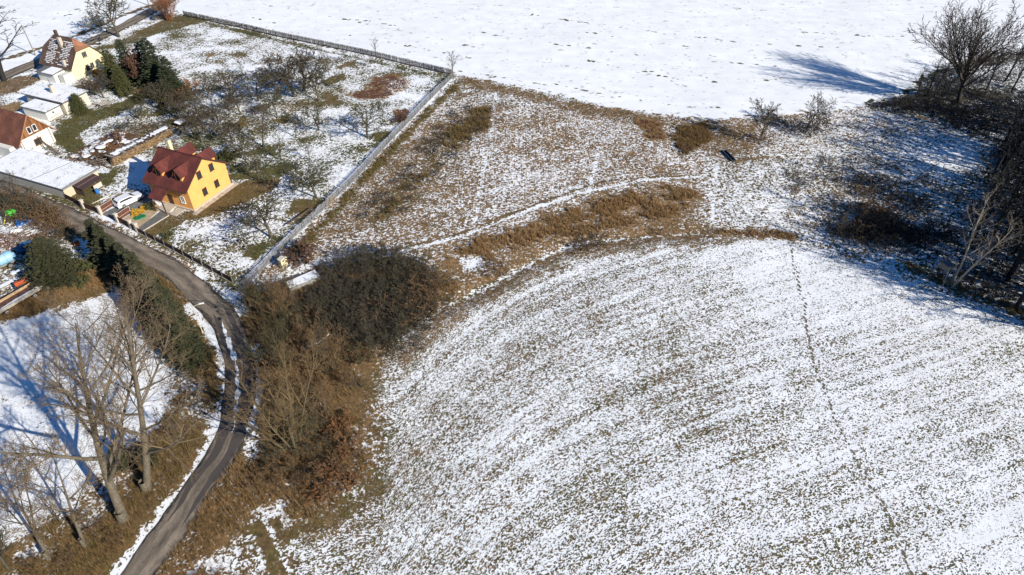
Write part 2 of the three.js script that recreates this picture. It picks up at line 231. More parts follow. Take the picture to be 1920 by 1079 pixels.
area([[737, 206], [769, 203], [766, 229], [747, 232]], 0.93, 1.2, 0.4, 0.5, 0.8);
area([[597, 153], [644, 140], [648, 150], [612, 163]], 0.93, 0.3, 0.3, 0.5, 0.8); area([[630, 126], [669, 111], [674, 119], [637, 131]], 0.92, 0.4, 0.4, 0.5, 0.6);
area([[378, 215], [419, 199], [448, 219], [419, 238], [390, 228]], 0.85, 0.12, 0.3, 0.8, 1.5);
area([[330, 215], [420, 190], [520, 195], [640, 175], [650, 200], [560, 235], [480, 262], [400, 262], [330, 250]], 0.62, 0.3, 0.15, 3, 4); area([[300, 190], [345, 200], [340, 215], [290, 215]], 0.8, 0.2, 0.2, 1, 2); area([[520, 265], [600, 235], [640, 250], [600, 290], [530, 300]], 0.62, 0.15, 0.1, 3, 3);
area([[330, 250], [400, 240], [440, 262], [400, 282], [350, 285]], 0.75, 0.12, 0.3, 1, 2); area([[225, 240], [330, 225], [345, 245], [300, 255], [240, 262]], 0.8, 0.3, 0.4, 1, 2);
area([[720, 120], [850, 150], [800, 200], [740, 190], [780, 160]], 0.4, 0.15, 0, 2, 2); area([[560, 210], [650, 200], [680, 230], [560, 260], [500, 265]], 0.3, 0.2, 0, 2, 2);
area([[540, 300], [640, 250], [700, 260], [660, 330], [600, 380], [540, 370]], 0.42, 0.12, 0.1, 2, 2);
strip([[463, 150], [490, 128], [512, 100]], 0.25, 0.9, 0.75, 0.1, 0.2, 0.2); strip([[380, 115], [412, 100], [430, 92]], 0.25, 0.8, 0.5, 0.1, 0.2, 0.3); area([[384, 103], [398, 99], [402, 105], [388, 110]], 0.95, 0.9, 0.2, 0.3, 0.5);
area([[172, 388], [222, 362], [231, 365], [229, 372], [185, 396]], 1, 0.85, 0.55, 0.3, 0.3);
area([[150, 300], [205, 318], [200, 330], [140, 306]], 0.1, 0.3, 0, 0.6, 0.8); area([[265, 295], [290, 320], [268, 352], [235, 345], [240, 300]], 0.08, 0.3, 0, 0.8, 0.8); area([[185, 360], [240, 345], [270, 352], [230, 362], [190, 385]], 0.22, 0.3, 0, 0.6, 0.8);
strip([[840, 152], [790, 200], [728, 262], [654, 341], [554, 436], [494, 498], [470, 520]], 0.9, 0.04, 0.3, 0, 0.5, 0.5);
strip([[862, 158], [800, 216], [740, 277], [680, 337], [640, 388], [600, 428], [560, 470]], 1.0, 0.88, 0.33, 0.5, 0.7, 0.8);
// ways and buildings: no grass there
dab(roadLine, false, 2.0, 0.05, 0, { bar: 1 }); dab(laneLine, false, 2.0, 0.05, 0, { bar: 1 });

function sample(A, x, z) { const fx = clamp((x - X0) / CELL - 0.5, 0, NX - 1.001), fz = clamp((z - Z0) / CELL - 0.5, 0, NZ - 1.001), i = fx | 0, j = fz | 0, u = fx - i, v = fz - j, k = j * NX + i; return (A[k] * (1 - u) + A[k + 1] * u) * (1 - v) + (A[k + NX] * (1 - u) + A[k + NX + 1] * u) * v; }
const logistic = (n) => 1 / (1 + Math.exp(-n));
// where the snow has gone: a number in 0..1 that is compared with the melt of the plan
const STYLE = {
  front(x, z, o) { const e = 0.95 * Math.exp(-Math.max(-6, x + 9) / 14), sl = 0.35 + e, f = 0.35 * x - 14 * e, d = (z - f) * 0.8, s = 0.87 * x + 0.5 * z;
    o.bias = 0.10 * vn(x / 11, z / 11) + 0.16 * vn(s / 26, d / 0.42) + 0.11 * vn(s / 6, d / 0.7 + 7) + 0.05 * vn(s / 30 + 5, d / 1.9) + 0.08 * vn(x / 3, z / 3);
    return logistic(4.3 * (0.5 * vn(s / 0.2, d / 0.1) + 0.42 * vn(x / 0.085 + 40, z / 0.095) + 0.2 * vn(x / 0.28, z / 0.28 + 9))); },
  meadow(x, z, o) { const d = (z - 0.42 * x) * 0.92, s = (x + 0.42 * z) * 0.92; o.bias = 0.13 * vn(x / 9 + 3, z / 9) + 0.1 * vn(s / 9, d / 1.6) + 0.1 * vn(x / 3.1, z / 3.1);
    const r = 0.75 - Math.abs(vn(x / 0.48, z / 0.42)) * 2.4; return logistic(4.0 * (0.35 * r + 0.45 * vn(s / 0.32, d / 0.2 + 30) + 0.42 * vn(x / 0.16 + 40, z / 0.17) + 0.25 * vn(x / 0.1, z / 0.1 + 9))); },
  back(x, z, o) { o.bias = 0.03 * vn(x / 14, z / 14) + 0.09 * vn((x - z * 0.2) / 40, (z + x * 0.42) / 0.9); return logistic(4.6 * (0.5 * vn(x / 1.3, z / 0.8) + 0.5 * vn(x / 0.6, z / 0.6))); },
  lawn(x, z, o) { o.bias = 0.42 * vn(x / 5.5, z / 4.2 + 60) + 0.24 * vn(x / 2.2, z / 1.8); return logistic(4.3 * (0.45 * vn(x / 0.33, z / 0.28) + 0.5 * vn(x / 0.16 + 40, z / 0.17) + 0.28 * vn(x / 0.1, z / 0.1 + 9))); },
};
const PAL = [[-0.6, 0.035, 0.028, 0.018], [-0.14, 0.045, 0.038, 0.02], [-0.01, 0.056, 0.060, 0.013], [0.2, 0.100, 0.085, 0.019], [0.42, 0.132, 0.088, 0.028], [0.62, 0.168, 0.102, 0.040], [0.85, 0.235, 0.142, 0.058], [1.0, 0.31, 0.195, 0.085], [1.1, 0.125, 0.052, 0.028], [1.3, 0.095, 0.04, 0.024]];
const footprints = [];
{ const line = new THREE.CatmullRomCurve3(GL([[1484, 462], [1492, 512], [1505, 560], [1518, 640], [1530, 690], [1552, 740], [1570, 790], [1602, 850], [1640, 920], [1682, 1000], [1712, 1090]]).map(([x, z]) => new THREE.Vector3(x, 0, z))).getSpacedPoints(92), r = RNG(5);
  line.forEach((p, i) => { const s = i % 2 ? 0.13 : -0.13; footprints.push([p.x + s + (r() - 0.5) * 0.4, p.z + (r() - 0.5) * 0.5, 0.12 + r() * 0.09]); }); }
function coverTexture(x0, x1, z0, z1, w, h, style, prints) {
  const a = new Uint8Array(w * h * 4), o = { bias: 0 }, f = STYLE[style];
  for (let j = 0; j < h; j++) for (let i = 0; i < w; i++) {
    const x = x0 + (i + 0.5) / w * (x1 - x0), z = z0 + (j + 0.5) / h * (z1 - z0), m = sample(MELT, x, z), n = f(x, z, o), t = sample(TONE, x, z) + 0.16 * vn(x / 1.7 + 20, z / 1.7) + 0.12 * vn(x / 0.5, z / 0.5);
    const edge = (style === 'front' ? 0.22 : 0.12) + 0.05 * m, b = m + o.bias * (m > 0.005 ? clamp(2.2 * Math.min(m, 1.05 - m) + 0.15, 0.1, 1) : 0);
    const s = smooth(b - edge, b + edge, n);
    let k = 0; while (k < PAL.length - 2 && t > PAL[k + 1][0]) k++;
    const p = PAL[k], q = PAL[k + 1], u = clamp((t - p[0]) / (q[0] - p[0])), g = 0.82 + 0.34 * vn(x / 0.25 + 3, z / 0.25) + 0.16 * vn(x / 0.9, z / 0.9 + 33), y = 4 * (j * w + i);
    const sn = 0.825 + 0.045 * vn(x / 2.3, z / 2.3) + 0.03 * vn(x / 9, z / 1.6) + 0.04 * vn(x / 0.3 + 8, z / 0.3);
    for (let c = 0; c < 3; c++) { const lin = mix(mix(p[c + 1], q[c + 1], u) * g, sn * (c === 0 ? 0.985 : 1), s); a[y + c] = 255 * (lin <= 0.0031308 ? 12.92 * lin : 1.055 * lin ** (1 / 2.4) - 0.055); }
    a[y + 3] = 255;
  }
  if (prints) for (const [px, pz, r] of footprints) { const sx = w / (x1 - x0), sz = h / (z1 - z0), ci = (px - x0) * sx, cj = (pz - z0) * sz, R = Math.ceil(r * 2.2 * sx);
    for (let j = -R; j <= R; j++) for (let i = -R; i <= R; i++) { const I = Math.round(ci) + i, J = Math.round(cj) + j; if (I < 0 || J < 0 || I >= w || J >= h) continue; const d = Math.hypot(i / sx, j / sz / 1.5), e = smooth(r * 1.25, r * 0.7, d + 0.05 * vn(I / 2.1, J / 2.1)), y = 4 * (J * w + I); a[y] = mix(a[y], 96, e); a[y + 1] = mix(a[y + 1], 88, e); a[y + 2] = mix(a[y + 2], 72, e); } }
  const tex = new THREE.DataTexture(a, w, h); tex.colorSpace = THREE.SRGBColorSpace; tex.wrapS = tex.wrapT = THREE.MirroredRepeatWrapping; tex.magFilter = THREE.LinearFilter; tex.minFilter = THREE.LinearMipmapLinearFilter; tex.generateMipmaps = true; tex.needsUpdate = true; return tex;
}
const regions = [
  { name: 'garden_lawn', label: 'fenced orchard garden with patchy snow and green melted grass', cat: 'lawn', P: GARDEN, box: [-152, -12, 84, 208], size: [2048, 2048], tiles: [2, 1], style: 'lawn' },
  { name: 'snowy_pasture', label: 'mown pasture under thin speckled snow filling the lower right', cat: 'field', P: FRONT, box: [-24, 92, 28, 97], size: [2048, 2048], tiles: [2, 1], style: 'front', prints: true },
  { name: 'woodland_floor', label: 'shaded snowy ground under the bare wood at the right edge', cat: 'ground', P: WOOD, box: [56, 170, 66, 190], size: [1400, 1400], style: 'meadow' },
  { name: 'arable_field', label: 'wide smooth white snow field along the top of the photo', cat: 'field', P: BACK, box: [-190, 190, 138, 250], size: [2048, 1024], style: 'back' },
  { name: 'scrub_ground', label: 'brown grassy ground under the thicket east of the road', cat: 'ground', P: SCRUB, box: [-52, 6, 24, 98], size: [1200, 1500], style: 'lawn' },
  { name: 'roadside_land', label: 'snow and brown grass on the west side of the road', cat: 'ground', P: null, west: true, box: [-112, -24, 24, 112], size: [1800, 1800], style: 'lawn' },
  { name: 'rough_meadow', label: 'rough tussocky meadow with patchy snow between garden fence and wood', cat: 'meadow', P: null, box: [-46, 110, 70, 168], size: [2048, 1800], tiles: [2, 1], style: 'meadow' },
];
{ // one continuous sheet of land, cut into its fields along the outlines
  const S = 0.8, nx = Math.round(380 / S), nz = Math.round(238 / S), bins = regions.map(() => []);
  const west = (x, z) => { let best = 1e9, k = 0; for (let i = 0; i < roadLine.length; i++) { const d = (roadLine[i][0] - x) ** 2 + (roadLine[i][1] - z) ** 2; if (d < best) { best = d; k = i; } } const a = roadLine[Math.max(0, k - 1)], b = roadLine[Math.min(roadLine.length - 1, k + 1)]; return (b[0] - a[0]) * (z - a[1]) - (b[1] - a[1]) * (x - a[0]) < 0; };
  for (let j = 0; j < nz; j++) for (let i = 0; i < nx; i++) {
    const x = X0 + (i + 0.5) * S, z = Z0 + (j + 0.5) * S; let r = -1;
    for (let k = 0; k < 5 && r < 0; k++) if (inside(x, z, regions[k].P)) r = k;
    if (r < 0) r = z < 118 && x < 0 && west(x, z) ? 5 : x < -40 && z > 118 ? 3 : x < -20 && z < 80 ? 4 : 6;
    bins[r].push(i, j);
  }
  regions.forEach((R, k) => {
    const ids = new Map(), pos = [], uv = [], idx = [], [bx0, bx1, bz0, bz1] = R.box, B = bins[k], nt = R.tiles?.[0] ?? 1, tw = (bx1 - bx0) / nt, tileIdx = Array.from({ length: nt }, () => []);
    const v = (i, j, q) => { const key = (j * 1000 + i) * 4 + q; let n = ids.get(key); if (n === undefined) { n = pos.length / 3; ids.set(key, n); const x = X0 + i * S, z = Z0 + j * S; pos.push(x, ground(x, z), -z); uv.push((x - bx0 - q * tw) / tw, (z - bz0) / (bz1 - bz0)); } return n; };
    for (let q = 0; q < B.length; q += 2) { const i = B[q], j = B[q + 1], T = clamp(Math.floor((X0 + (i + 0.5) * S - bx0) / tw), 0, nt - 1), a = v(i, j, T), b = v(i + 1, j, T), c = v(i + 1, j + 1, T), d = v(i, j + 1, T); tileIdx[T].push(a, b, c, a, c, d); }
    const g = new THREE.BufferGeometry(); g.setAttribute('position', new THREE.Float32BufferAttribute(pos, 3)); g.setAttribute('uv', new THREE.Float32BufferAttribute(uv, 2)); tileIdx.forEach((L, T) => { if (nt > 1) g.addGroup(idx.length, L.length, T); for (const q of L) idx.push(q); }); g.setIndex(idx);
    { const nor = new Float32Array(pos.length); for (let q = 0; q < pos.length; q += 3) { const x = pos[q], z = -pos[q + 2], e = 0.4, gx = (ground(x + e, z) - ground(x - e, z)) / (2 * e), gz = (ground(x, z + e) - ground(x, z - e)) / (2 * e), l = Math.hypot(gx, 1, gz); nor[q] = -gx / l; nor[q + 1] = 1 / l; nor[q + 2] = gz / l; } g.setAttribute('normal', new THREE.BufferAttribute(nor, 3)); }
    const skin = tileIdx.map((_, T) => { const tex = coverTexture(bx0 + T * tw, bx0 + (T + 1) * tw, bz0, bz1, ...R.size, R.style, R.prints); return new THREE.MeshStandardMaterial({ map: tex, bumpMap: tex, bumpScale: R.name === 'arable_field' ? 0.02 : -0.05, roughness: 0.93, side: THREE.DoubleSide }); });
    single(R.name, g, nt > 1 ? skin : skin[0], R.label, R.cat, null, 'structure');
  });
  // the land beyond, out to the horizon
  const far = [[-2500, -190, -2500, 2500], [190, 2500, -2500, 2500], [-190, 190, -2500, 12], [-190, 190, 250, 2500]].map(([a, b, c, d]) => { const g = new THREE.PlaneGeometry(b - a, d - c); g.rotateX(-Math.PI / 2); g.translate((a + b) / 2, 0, -(c + d) / 2); return g; });
  single('terrain', join(far), new THREE.MeshStandardMaterial({ color: C(0.78, 0.79, 0.8), roughness: 0.95 }), 'flat snow covered land out to the horizon', 'terrain', null, 'structure');
}
// ribbon of road following the land
function ribbon(line, width, lift, n) {
  const pos = [], uv = [], idx = []; let s = 0;
  line.forEach((p, i) => { const a = line[Math.max(0, i - 1)], b = line[Math.min(line.length - 1, i + 1)], dx = b[0] - a[0], dz = b[1] - a[1], l = Math.hypot(dx, dz); if (i) s += Math.hypot(p[0] - line[i - 1][0], p[1] - line[i - 1][1]);
    const wob = 0.34 * vn(s / 5, 3) + 0.22 * vn(s / 1.9, 8);
    for (let k = 0; k <= n; k++) { const o = (k / n - 0.5) * (width + (k === 0 || k === n ? wob : 0)), x = p[0] + dz / l * o, z = p[1] - dx / l * o; pos.push(x, ground(x, z) + lift + 0.05 * (1 - (2 * k / n - 1) ** 2), -z); uv.push(k / n, s / 16); } });
  for (let i = 0; i + 1 < line.length; i++) for (let k = 0; k < n; k++) { const a = i * (n + 1) + k; idx.push(a, a + 1, a + n + 2, a, a + n + 2, a + n + 1); }
  const g = new THREE.BufferGeometry(); g.setAttribute('position', new THREE.Float32BufferAttribute(pos, 3)); g.setAttribute('uv', new THREE.Float32BufferAttribute(uv, 2)); g.setIndex(idx); g.computeVertexNormals(); return g;
}
const asphalt = (() => { const t = grainTex(1, 512, (u, v) => { const d = Math.abs(u - 0.5), rut = Math.exp(-(((d - 0.22) / 0.1) ** 2)); const g = 0.86 + 0.1 * tn(u, v, 64) + 0.1 * tn(u, v, 17, 3) + 0.12 * tn(u, v, 5, 8) + 0.10 * rut - 0.5 * smooth(0.37, 0.5, d + 0.05 * tn(u, v, 40, 5) + 0.05 * tn(u, v, 9, 15)) - 0.1 * Math.exp(-((d / 0.07) ** 2)); return [0.515 * g, 0.465 * g, 0.405 * g]; }, true); t.repeat.set(1, 1); return t; })();
const roadMat = new THREE.MeshStandardMaterial({ map: asphalt, roughness: 0.88, side: THREE.DoubleSide });
single('road', ribbon(roadLine, 3.9, 0.03, 8), roadMat, 'narrow grey brown asphalt road curving down past the thicket', 'road', null, 'structure');
single('road', ribbon(laneLine, 4.2, 0.03, 8), roadMat, 'straight lane behind the cream house in the top left corner', 'road', null, 'structure');

for (const off of [-0.95, 0.95]) { // wet dark wheel tracks through the bend
  const i0 = roadLine.findIndex(([x, z]) => z < G(420, 600)[1] && x > -60), L = roadLine.slice(i0 - 4, i0 + 62), pos = [], idx = []; L.forEach((p, i) => { const a = L[Math.max(0, i - 1)], b = L[Math.min(L.length - 1, i + 1)], dx = b[0] - a[0], dz = b[1] - a[1], l = Math.hypot(dx, dz), w = (0.5 + 0.18 * vn(i * 0.4, off)) * Math.min(1, i / 6, (L.length - 1 - i) / 10) + 0.01; for (const k of [-1, 0, 1]) { const o = off + k * w + 0.12 * vn(i * 0.25, 4 + off), x = p[0] + dz / l * o, z = p[1] - dx / l * o; pos.push(x, ground(x, z) + 0.03 + 0.05 * (1 - (o / 1.95) ** 2) + 0.008, -z); } });
  for (let i = 0; i + 1 < L.length; i++) for (let k = 0; k < 2; k++) { const a = i * 3 + k; idx.push(a, a + 1, a + 4, a, a + 4, a + 3); } const g = new THREE.BufferGeometry(); g.setAttribute('position', new THREE.Float32BufferAttribute(pos, 3)); g.setIndex(idx); g.computeVertexNormals();
  single('wheel_track', g, mat('wettrack', 0.075, 0.062, 0.052, 0.6), off < 0 ? 'dark wet wheel track on the inner side of the road bend' : 'dark wet wheel track on the outer side of the road bend', 'track', null, 'structure');
}

// ------------------------------------------------------------------ vegetation
class Wood { // collects tapered tubes
  constructor() { this.p = []; this.n = []; this.u = []; this.i = []; }
  tube(pts, rs, sides) {
    const base = this.p.length / 3, d = new THREE.Vector3(), a = new THREE.Vector3(), b = new THREE.Vector3(), n = pts.length; let len = 0;
    for (let k = 0; k < n; k++) {
      d.copy(pts[Math.min(k + 1, n - 1)]).sub(pts[Math.max(k - 1, 0)]).normalize(); if (k) len += pts[k].distanceTo(pts[k - 1]);
      a.set(Math.abs(d.y) > 0.9 ? 1 : 0, Math.abs(d.y) > 0.9 ? 0 : 1, 0).cross(d).normalize(); b.crossVectors(d, a);
      for (let s = 0; s < sides; s++) { const t = s / sides * 2 * Math.PI, c = Math.cos(t), q = Math.sin(t), nx = a.x * c + b.x * q, ny = a.y * c + b.y * q, nz = a.z * c + b.z * q; this.p.push(pts[k].x + nx * rs[k], pts[k].y + ny * rs[k], pts[k].z + nz * rs[k]); this.n.push(nx, ny, nz); this.u.push(s / sides * 2, len); }
    }
    for (let k = 0; k + 1 < n; k++) for (let s = 0; s < sides; s++) { const q = (s + 1) % sides, A = base + k * sides + s, B = base + k * sides + q; this.i.push(A, B, B + sides, A, B + sides, A + sides); }
  }
  quad(c, u, v) { const b = this.p.length / 3, n = u.clone().cross(v).normalize(); for (const [s, t] of [[-1, -1], [1, -1], [1, 1], [-1, 1]]) { this.p.push(c.x + u.x * s + v.x * t, c.y + u.y * s + v.y * t, c.z + u.z * s + v.z * t); this.n.push(n.x, n.y, n.z); this.u.push(s, t); } this.i.push(b, b + 1, b + 2, b, b + 2, b + 3); }
  tri(a, b, c) { const k = this.p.length / 3, n = b.clone().sub(a).cross(c.clone().sub(a)).normalize(); for (const q of [a, b, c]) { this.p.push(q.x, q.y, q.z); this.n.push(n.x, n.y, n.z); this.u.push(0, 0); } this.i.push(k, k + 1, k + 2); }
  geo() { const g = new THREE.BufferGeometry(); g.setAttribute('position', new THREE.Float32BufferAttribute(this.p, 3)); g.setAttribute('normal', new THREE.Float32BufferAttribute(this.n, 3)); g.setAttribute('uv', new THREE.Float32BufferAttribute(this.u, 2)); g.setIndex(this.i); return g; }
}
const barkTex = grainTex(1, 256, (u, v) => 0.72 + 0.28 * tn(u, v, 24) + 0.22 * tn(u, v, 9, 4) + 0.16 * tn(u, v, 60, 2));
barkTex.repeat.set(1, 0.5);
const bark = (r, g, b, rough = 0.95) => new THREE.MeshStandardMaterial({ color: C(r, g, b), map: barkTex, bumpMap: barkTex, bumpScale: 0.03, roughness: rough, side: THREE.DoubleSide });
const twig = (r, g, b) => new THREE.MeshStandardMaterial({ color: C(r, g, b), roughness: 0.95, side: THREE.DoubleSide });
// P: per level arrays n (children), len (share of the parent), ang (degrees off the parent), segs, sides, up, jit; r0, h, rmin, stems, split (level from which wood counts as crown)
function growTree(seed, P) {
  const R = RNG(seed), low = new Wood(), high = new Wood(), Y = new THREE.Vector3(0, 1, 0), leaves = P.leaf ? new Wood() : null;
  const rnd = () => new THREE.Vector3(R() - 0.5, R() - 0.5, R() - 0.5);
  const branch = (lv, p, d, L, r) => {
    const segs = P.segs[lv], pts = [p.clone()], rs = [r], dirs = [d.clone()]; let q = p.clone(), e = d.clone();
    for (let k = 1; k <= segs; k++) { e.addScaledVector(rnd(), P.jit[lv] * 2).addScaledVector(Y, P.up[lv]).normalize(); q = q.clone().addScaledVector(e, L / segs); pts.push(q); rs.push(Math.max(P.rmin * 0.55, r * (1 - (lv === 0 ? P.taper ?? 0.75 : 0.72) * k / segs))); dirs.push(e.clone()); }
    (lv < (P.split ?? 2) ? low : high).tube(pts, rs, P.sides[lv]);
    if (lv >= P.n.length) { if (leaves) for (let j = 0; j < P.leaf.n; j++) { const t = R() * segs, k = Math.min(segs - 1, t | 0), c = pts[k].clone().lerp(pts[k + 1], t - k).addScaledVector(rnd(), P.leaf.spread), a = rnd().normalize(), b = rnd().cross(a).normalize(), s = P.leaf.s * (0.6 + 0.8 * R()); leaves.quad(c, a.multiplyScalar(s), b.multiplyScalar(s * 0.7)); } return; }
    const n = P.n[lv], t0 = P.from?.[lv] ?? 0.3;
    for (let j = 0; j < n; j++) {
      const t = Math.min(0.98, t0 + (1 - t0) * (j + 0.2 + 0.7 * R()) / n), f = t * segs, k = Math.min(segs - 1, f | 0), c = pts[k].clone().lerp(pts[k + 1], f - k), dd = dirs[k + 1];
      const az = j * 2.4 + R() * 1.3 + lv, s = new THREE.Vector3(Math.abs(dd.y) > 0.9 ? 1 : 0, Math.abs(dd.y) > 0.9 ? 0 : 1, 0).cross(dd).normalize(), o = s.clone().multiplyScalar(Math.cos(az)).addScaledVector(dd.clone().cross(s), Math.sin(az));
      const an = rad(P.ang[lv] * (0.7 + 0.6 * R())), nd = dd.clone().multiplyScalar(Math.cos(an)).addScaledVector(o, Math.sin(an));
      branch(lv + 1, c, nd, L * P.len[lv] * (1 - (P.tip?.[lv] ?? 0.45) * (t - t0) / (1 - t0)) * (0.7 + 0.5 * R()), Math.max(P.rmin, mix(rs[k], rs[k + 1], f - k) * (0.5 + 0.2 * R())));
    }
  };
  for (let s = 0; s < (P.stems ?? 1); s++) {
    const many = (P.stems ?? 1) > 1, az = s * 2.4 + R(), a = many ? rad(P.spread * Math.sqrt((s + 0.5) / P.stems)) : 0, d = new THREE.Vector3(Math.sin(a) * Math.cos(az), Math.cos(a), Math.sin(a) * Math.sin(az)).add(P.lean ?? new THREE.Vector3()).normalize();
    const p = many ? new THREE.Vector3(Math.cos(az), 0, Math.sin(az)).multiplyScalar(P.foot * Math.sqrt((s + 0.5) / P.stems)) : new THREE.Vector3(); p.y = -0.15;
    branch(0, p, d, P.h * (many ? 0.75 + 0.35 * R() : 1), P.r0 * (many ? 0.7 + 0.5 * R() : 1));
  }
  if (P.flare) low.tube([new THREE.Vector3(0, -0.2, 0), new THREE.Vector3(0, 0.5, 0), new THREE.Vector3(0, 1.6, 0)], [P.r0 * 1.6, P.r0 * 1.2, P.r0 * 0.95], 10);
  return { low: low.geo(), high: high.geo(), leaves: leaves?.geo(), tris: (low.i.length + high.i.length + (leaves?.i.length ?? 0)) / 3 };
}
// a spruce: trunk and whorls of drooping sprays
function growSpruce(seed, h, w, whorls, per, round = 0.9, spray = 0.3) {
  const R = RNG(seed), trunk = new Wood(), fol = new Wood(), V = (x, y, z) => new THREE.Vector3(x, y, z);
  trunk.tube([V(0, -0.1, 0), V(0, h * 0.5, 0), V(0, h * 0.98, 0)], [h * 0.016, h * 0.01, 0.02], 6);
  for (let k = 0; k < whorls; k++) {
    const t = (k + R() * 0.6) / whorls, y = h * (0.04 + 0.95 * t), L = w * Math.pow(1 - t, round) * (0.72 + 0.5 * R()) + 0.15, n = Math.max(5, Math.round(per * (1 - 0.55 * t)));
    for (let j = 0; j < n; j++) {
      const az = j / n * 2 * Math.PI + k * 1.9 + R() * 0.7, l = L * (0.65 + 0.5 * R()), o = V(Math.cos(az), 0, Math.sin(az)), s = V(-o.z, 0, o.x), droop = 0.12 + 0.3 * (1 - t) + 0.1 * R();
      const ns = Math.max(2, Math.round(l / spray));
      for (let q = 0; q < ns; q++) {
        const f = (q + 0.4 + 0.6 * R()) / ns, c = o.clone().multiplyScalar(l * f); c.y = y + l * (0.18 * f - droop * f * f) + (R() - 0.5) * 0.12; const ww = spray * (0.75 + 0.7 * R()) * (1.15 - 0.5 * f);
        for (const sg of [-1, 1]) { const b = c.clone().addScaledVector(s, sg * ww * (0.8 + R() * 0.6)).addScaledVector(o, ww * 0.7); b.y += (R() - 0.75) * ww * 0.6; const e = c.clone().addScaledVector(o, ww * 1.15).addScaledVector(s, sg * ww * 0.25); e.y += (R() - 0.55) * ww * 0.5; fol.tri(c, e, b); }
        if (q === ns - 1 || R() < 0.5) { const e = c.clone().addScaledVector(o, ww * 1.2), b = c.clone().addScaledVector(s, (R() - 0.5) * ww); e.y += 0.12 * R(); b.y -= ww * 0.7; fol.tri(c, e, b); }
      }
    }
  }
  const top = V(0, h, 0); for (let j = 0; j < 5; j++) { const a = j * 1.26; fol.tri(top, V(Math.cos(a) * 0.14, h - 0.5, Math.sin(a) * 0.14), V(Math.cos(a + 0.8) * 0.14, h - 0.42, Math.sin(a + 0.8) * 0.14)); }
  return { low: trunk.geo(), high: fol.geo(), tris: (trunk.i.length + fol.i.length) / 3 };
}
const proto = {};
function plantProto(key, T, lowMat, highMat, h, names = ['trunk', 'crown'], leafMat) { proto[key] = { T, lowMat, highMat, h, names, leafMat }; }
// plants one; every one is a clone of the first of its kind
function plant(key, name, px, py, h, label, cat, group, o = {}) {
  const P = proto[key]; let t;
  if (!P.first) { t = P.first = new THREE.Group(); if (P.T.low.index.count) part(t, P.names[0], P.T.low, P.lowMat); if (P.T.high.index.count) part(t, P.names[1], P.T.high, P.highMat); if (P.T.leaves) part(t, 'foliage', P.T.leaves, P.leafMat); } else t = P.first.clone();
  t.name = numbered(name); tag(t, label, cat, group); const R = RNG(px * 131 + py * 7), k = h / P.h;
  t.position.copy(o.pos ?? at(px, py)); t.rotation.set(o.tx ?? (R() - 0.5) * 0.08, o.turn ?? R() * 6.28, o.tz ?? (R() - 0.5) * 0.08); t.scale.set(k * (o.w ?? 1), k, k * (o.w ?? 1)); scene.add(t);
  if (o.tint) t.children.forEach((c) => { if (o.tint[c.name]) c.material = o.tint[c.name]; });
  return t;
}
const B = { // barks and twigs
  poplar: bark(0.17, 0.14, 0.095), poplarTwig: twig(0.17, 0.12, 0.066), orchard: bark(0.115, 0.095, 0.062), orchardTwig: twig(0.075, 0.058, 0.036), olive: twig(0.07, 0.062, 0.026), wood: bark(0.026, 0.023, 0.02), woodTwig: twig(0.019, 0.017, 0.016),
  brushTwig: twig(0.036, 0.03, 0.023), greyTwig: twig(0.064, 0.060, 0.036), brownTwig: twig(0.145, 0.088, 0.042), rustTwig: twig(0.21, 0.085, 0.032), birch: bark(0.42, 0.37, 0.28), spruce: bark(0.10, 0.07, 0.045),
  needle: new THREE.MeshStandardMaterial({ color: C(0.040, 0.041, 0.014), roughness: 0.9, side: THREE.DoubleSide }), needleDark: new THREE.MeshStandardMaterial({ color: C(0.036, 0.047, 0.018), roughness: 0.9, side: THREE.DoubleSide }), thuja: new THREE.MeshStandardMaterial({ color: C(0.075, 0.078, 0.022), roughness: 0.9, side: THREE.DoubleSide }),
  rustLeaf: new THREE.MeshStandardMaterial({ color: C(0.235, 0.105, 0.042), roughness: 0.9, side: THREE.DoubleSide }), wineLeaf: new THREE.MeshStandardMaterial({ color: C(0.095, 0.046, 0.028), roughness: 0.9, side: THREE.DoubleSide }), yellowLeaf: new THREE.MeshStandardMaterial({ color: C(0.46, 0.27, 0.025), roughness: 0.9, side: THREE.DoubleSide }), boxLeaf: new THREE.MeshStandardMaterial({ color: C(0.06, 0.065, 0.018), roughness: 0.9, side: THREE.DoubleSide }),
};
// kinds
for (const s of [1, 2, 3, 4]) plantProto('orchard' + s, growTree(100 + s, { h: 3.4, r0: 0.13, taper: 0.55, rmin: 0.027, n: [9, 7, 5, 4], len: [0.86, 0.62, 0.52, 0.5], ang: [58, 42, 42, 45], from: [0.28, 0.25, 0.2, 0.2], tip: [0.3, 0.4, 0.4, 0.4], segs: [4, 5, 3, 2, 1], sides: [7, 5, 3, 3, 3], up: [0.02, 0.10, 0.06, 0.05, 0.05], jit: [0.12, 0.2, 0.2, 0.2, 0.2] }), B.orchard, s % 2 ? B.orchardTwig : B.olive, 5.4);
for (const s of [1, 2]) plantProto('spindly' + s, growTree(140 + s, { h: 6, r0: 0.1, rmin: 0.021, n: [13, 7, 4], len: [0.42, 0.45, 0.5], ang: [38, 40, 40], from: [0.25, 0.2, 0.2], segs: [6, 4, 3, 2], sides: [6, 4, 3, 3], up: [0.03, 0.1, 0.06, 0.03], jit: [0.08, 0.14, 0.18, 0.2] }), B.orchard, B.orchardTwig, 6.6);
for (const s of [1, 2, 3]) plantProto('wood' + s, growTree(160 + s, { h: 13, r0: 0.24, rmin: 0.036, n: [12, 5, 4, 2], len: [0.40, 0.46, 0.5, 0.5], ang: [44, 42, 42, 40], from: [0.28, 0.2, 0.2, 0.2], segs: [7, 4, 3, 2, 1], sides: [7, 5, 3, 3, 3], up: [0.03, 0.09, 0.06, 0.04, 0], jit: [0.07, 0.15, 0.2, 0.2, 0.2] }), B.wood, B.woodTwig, 15);
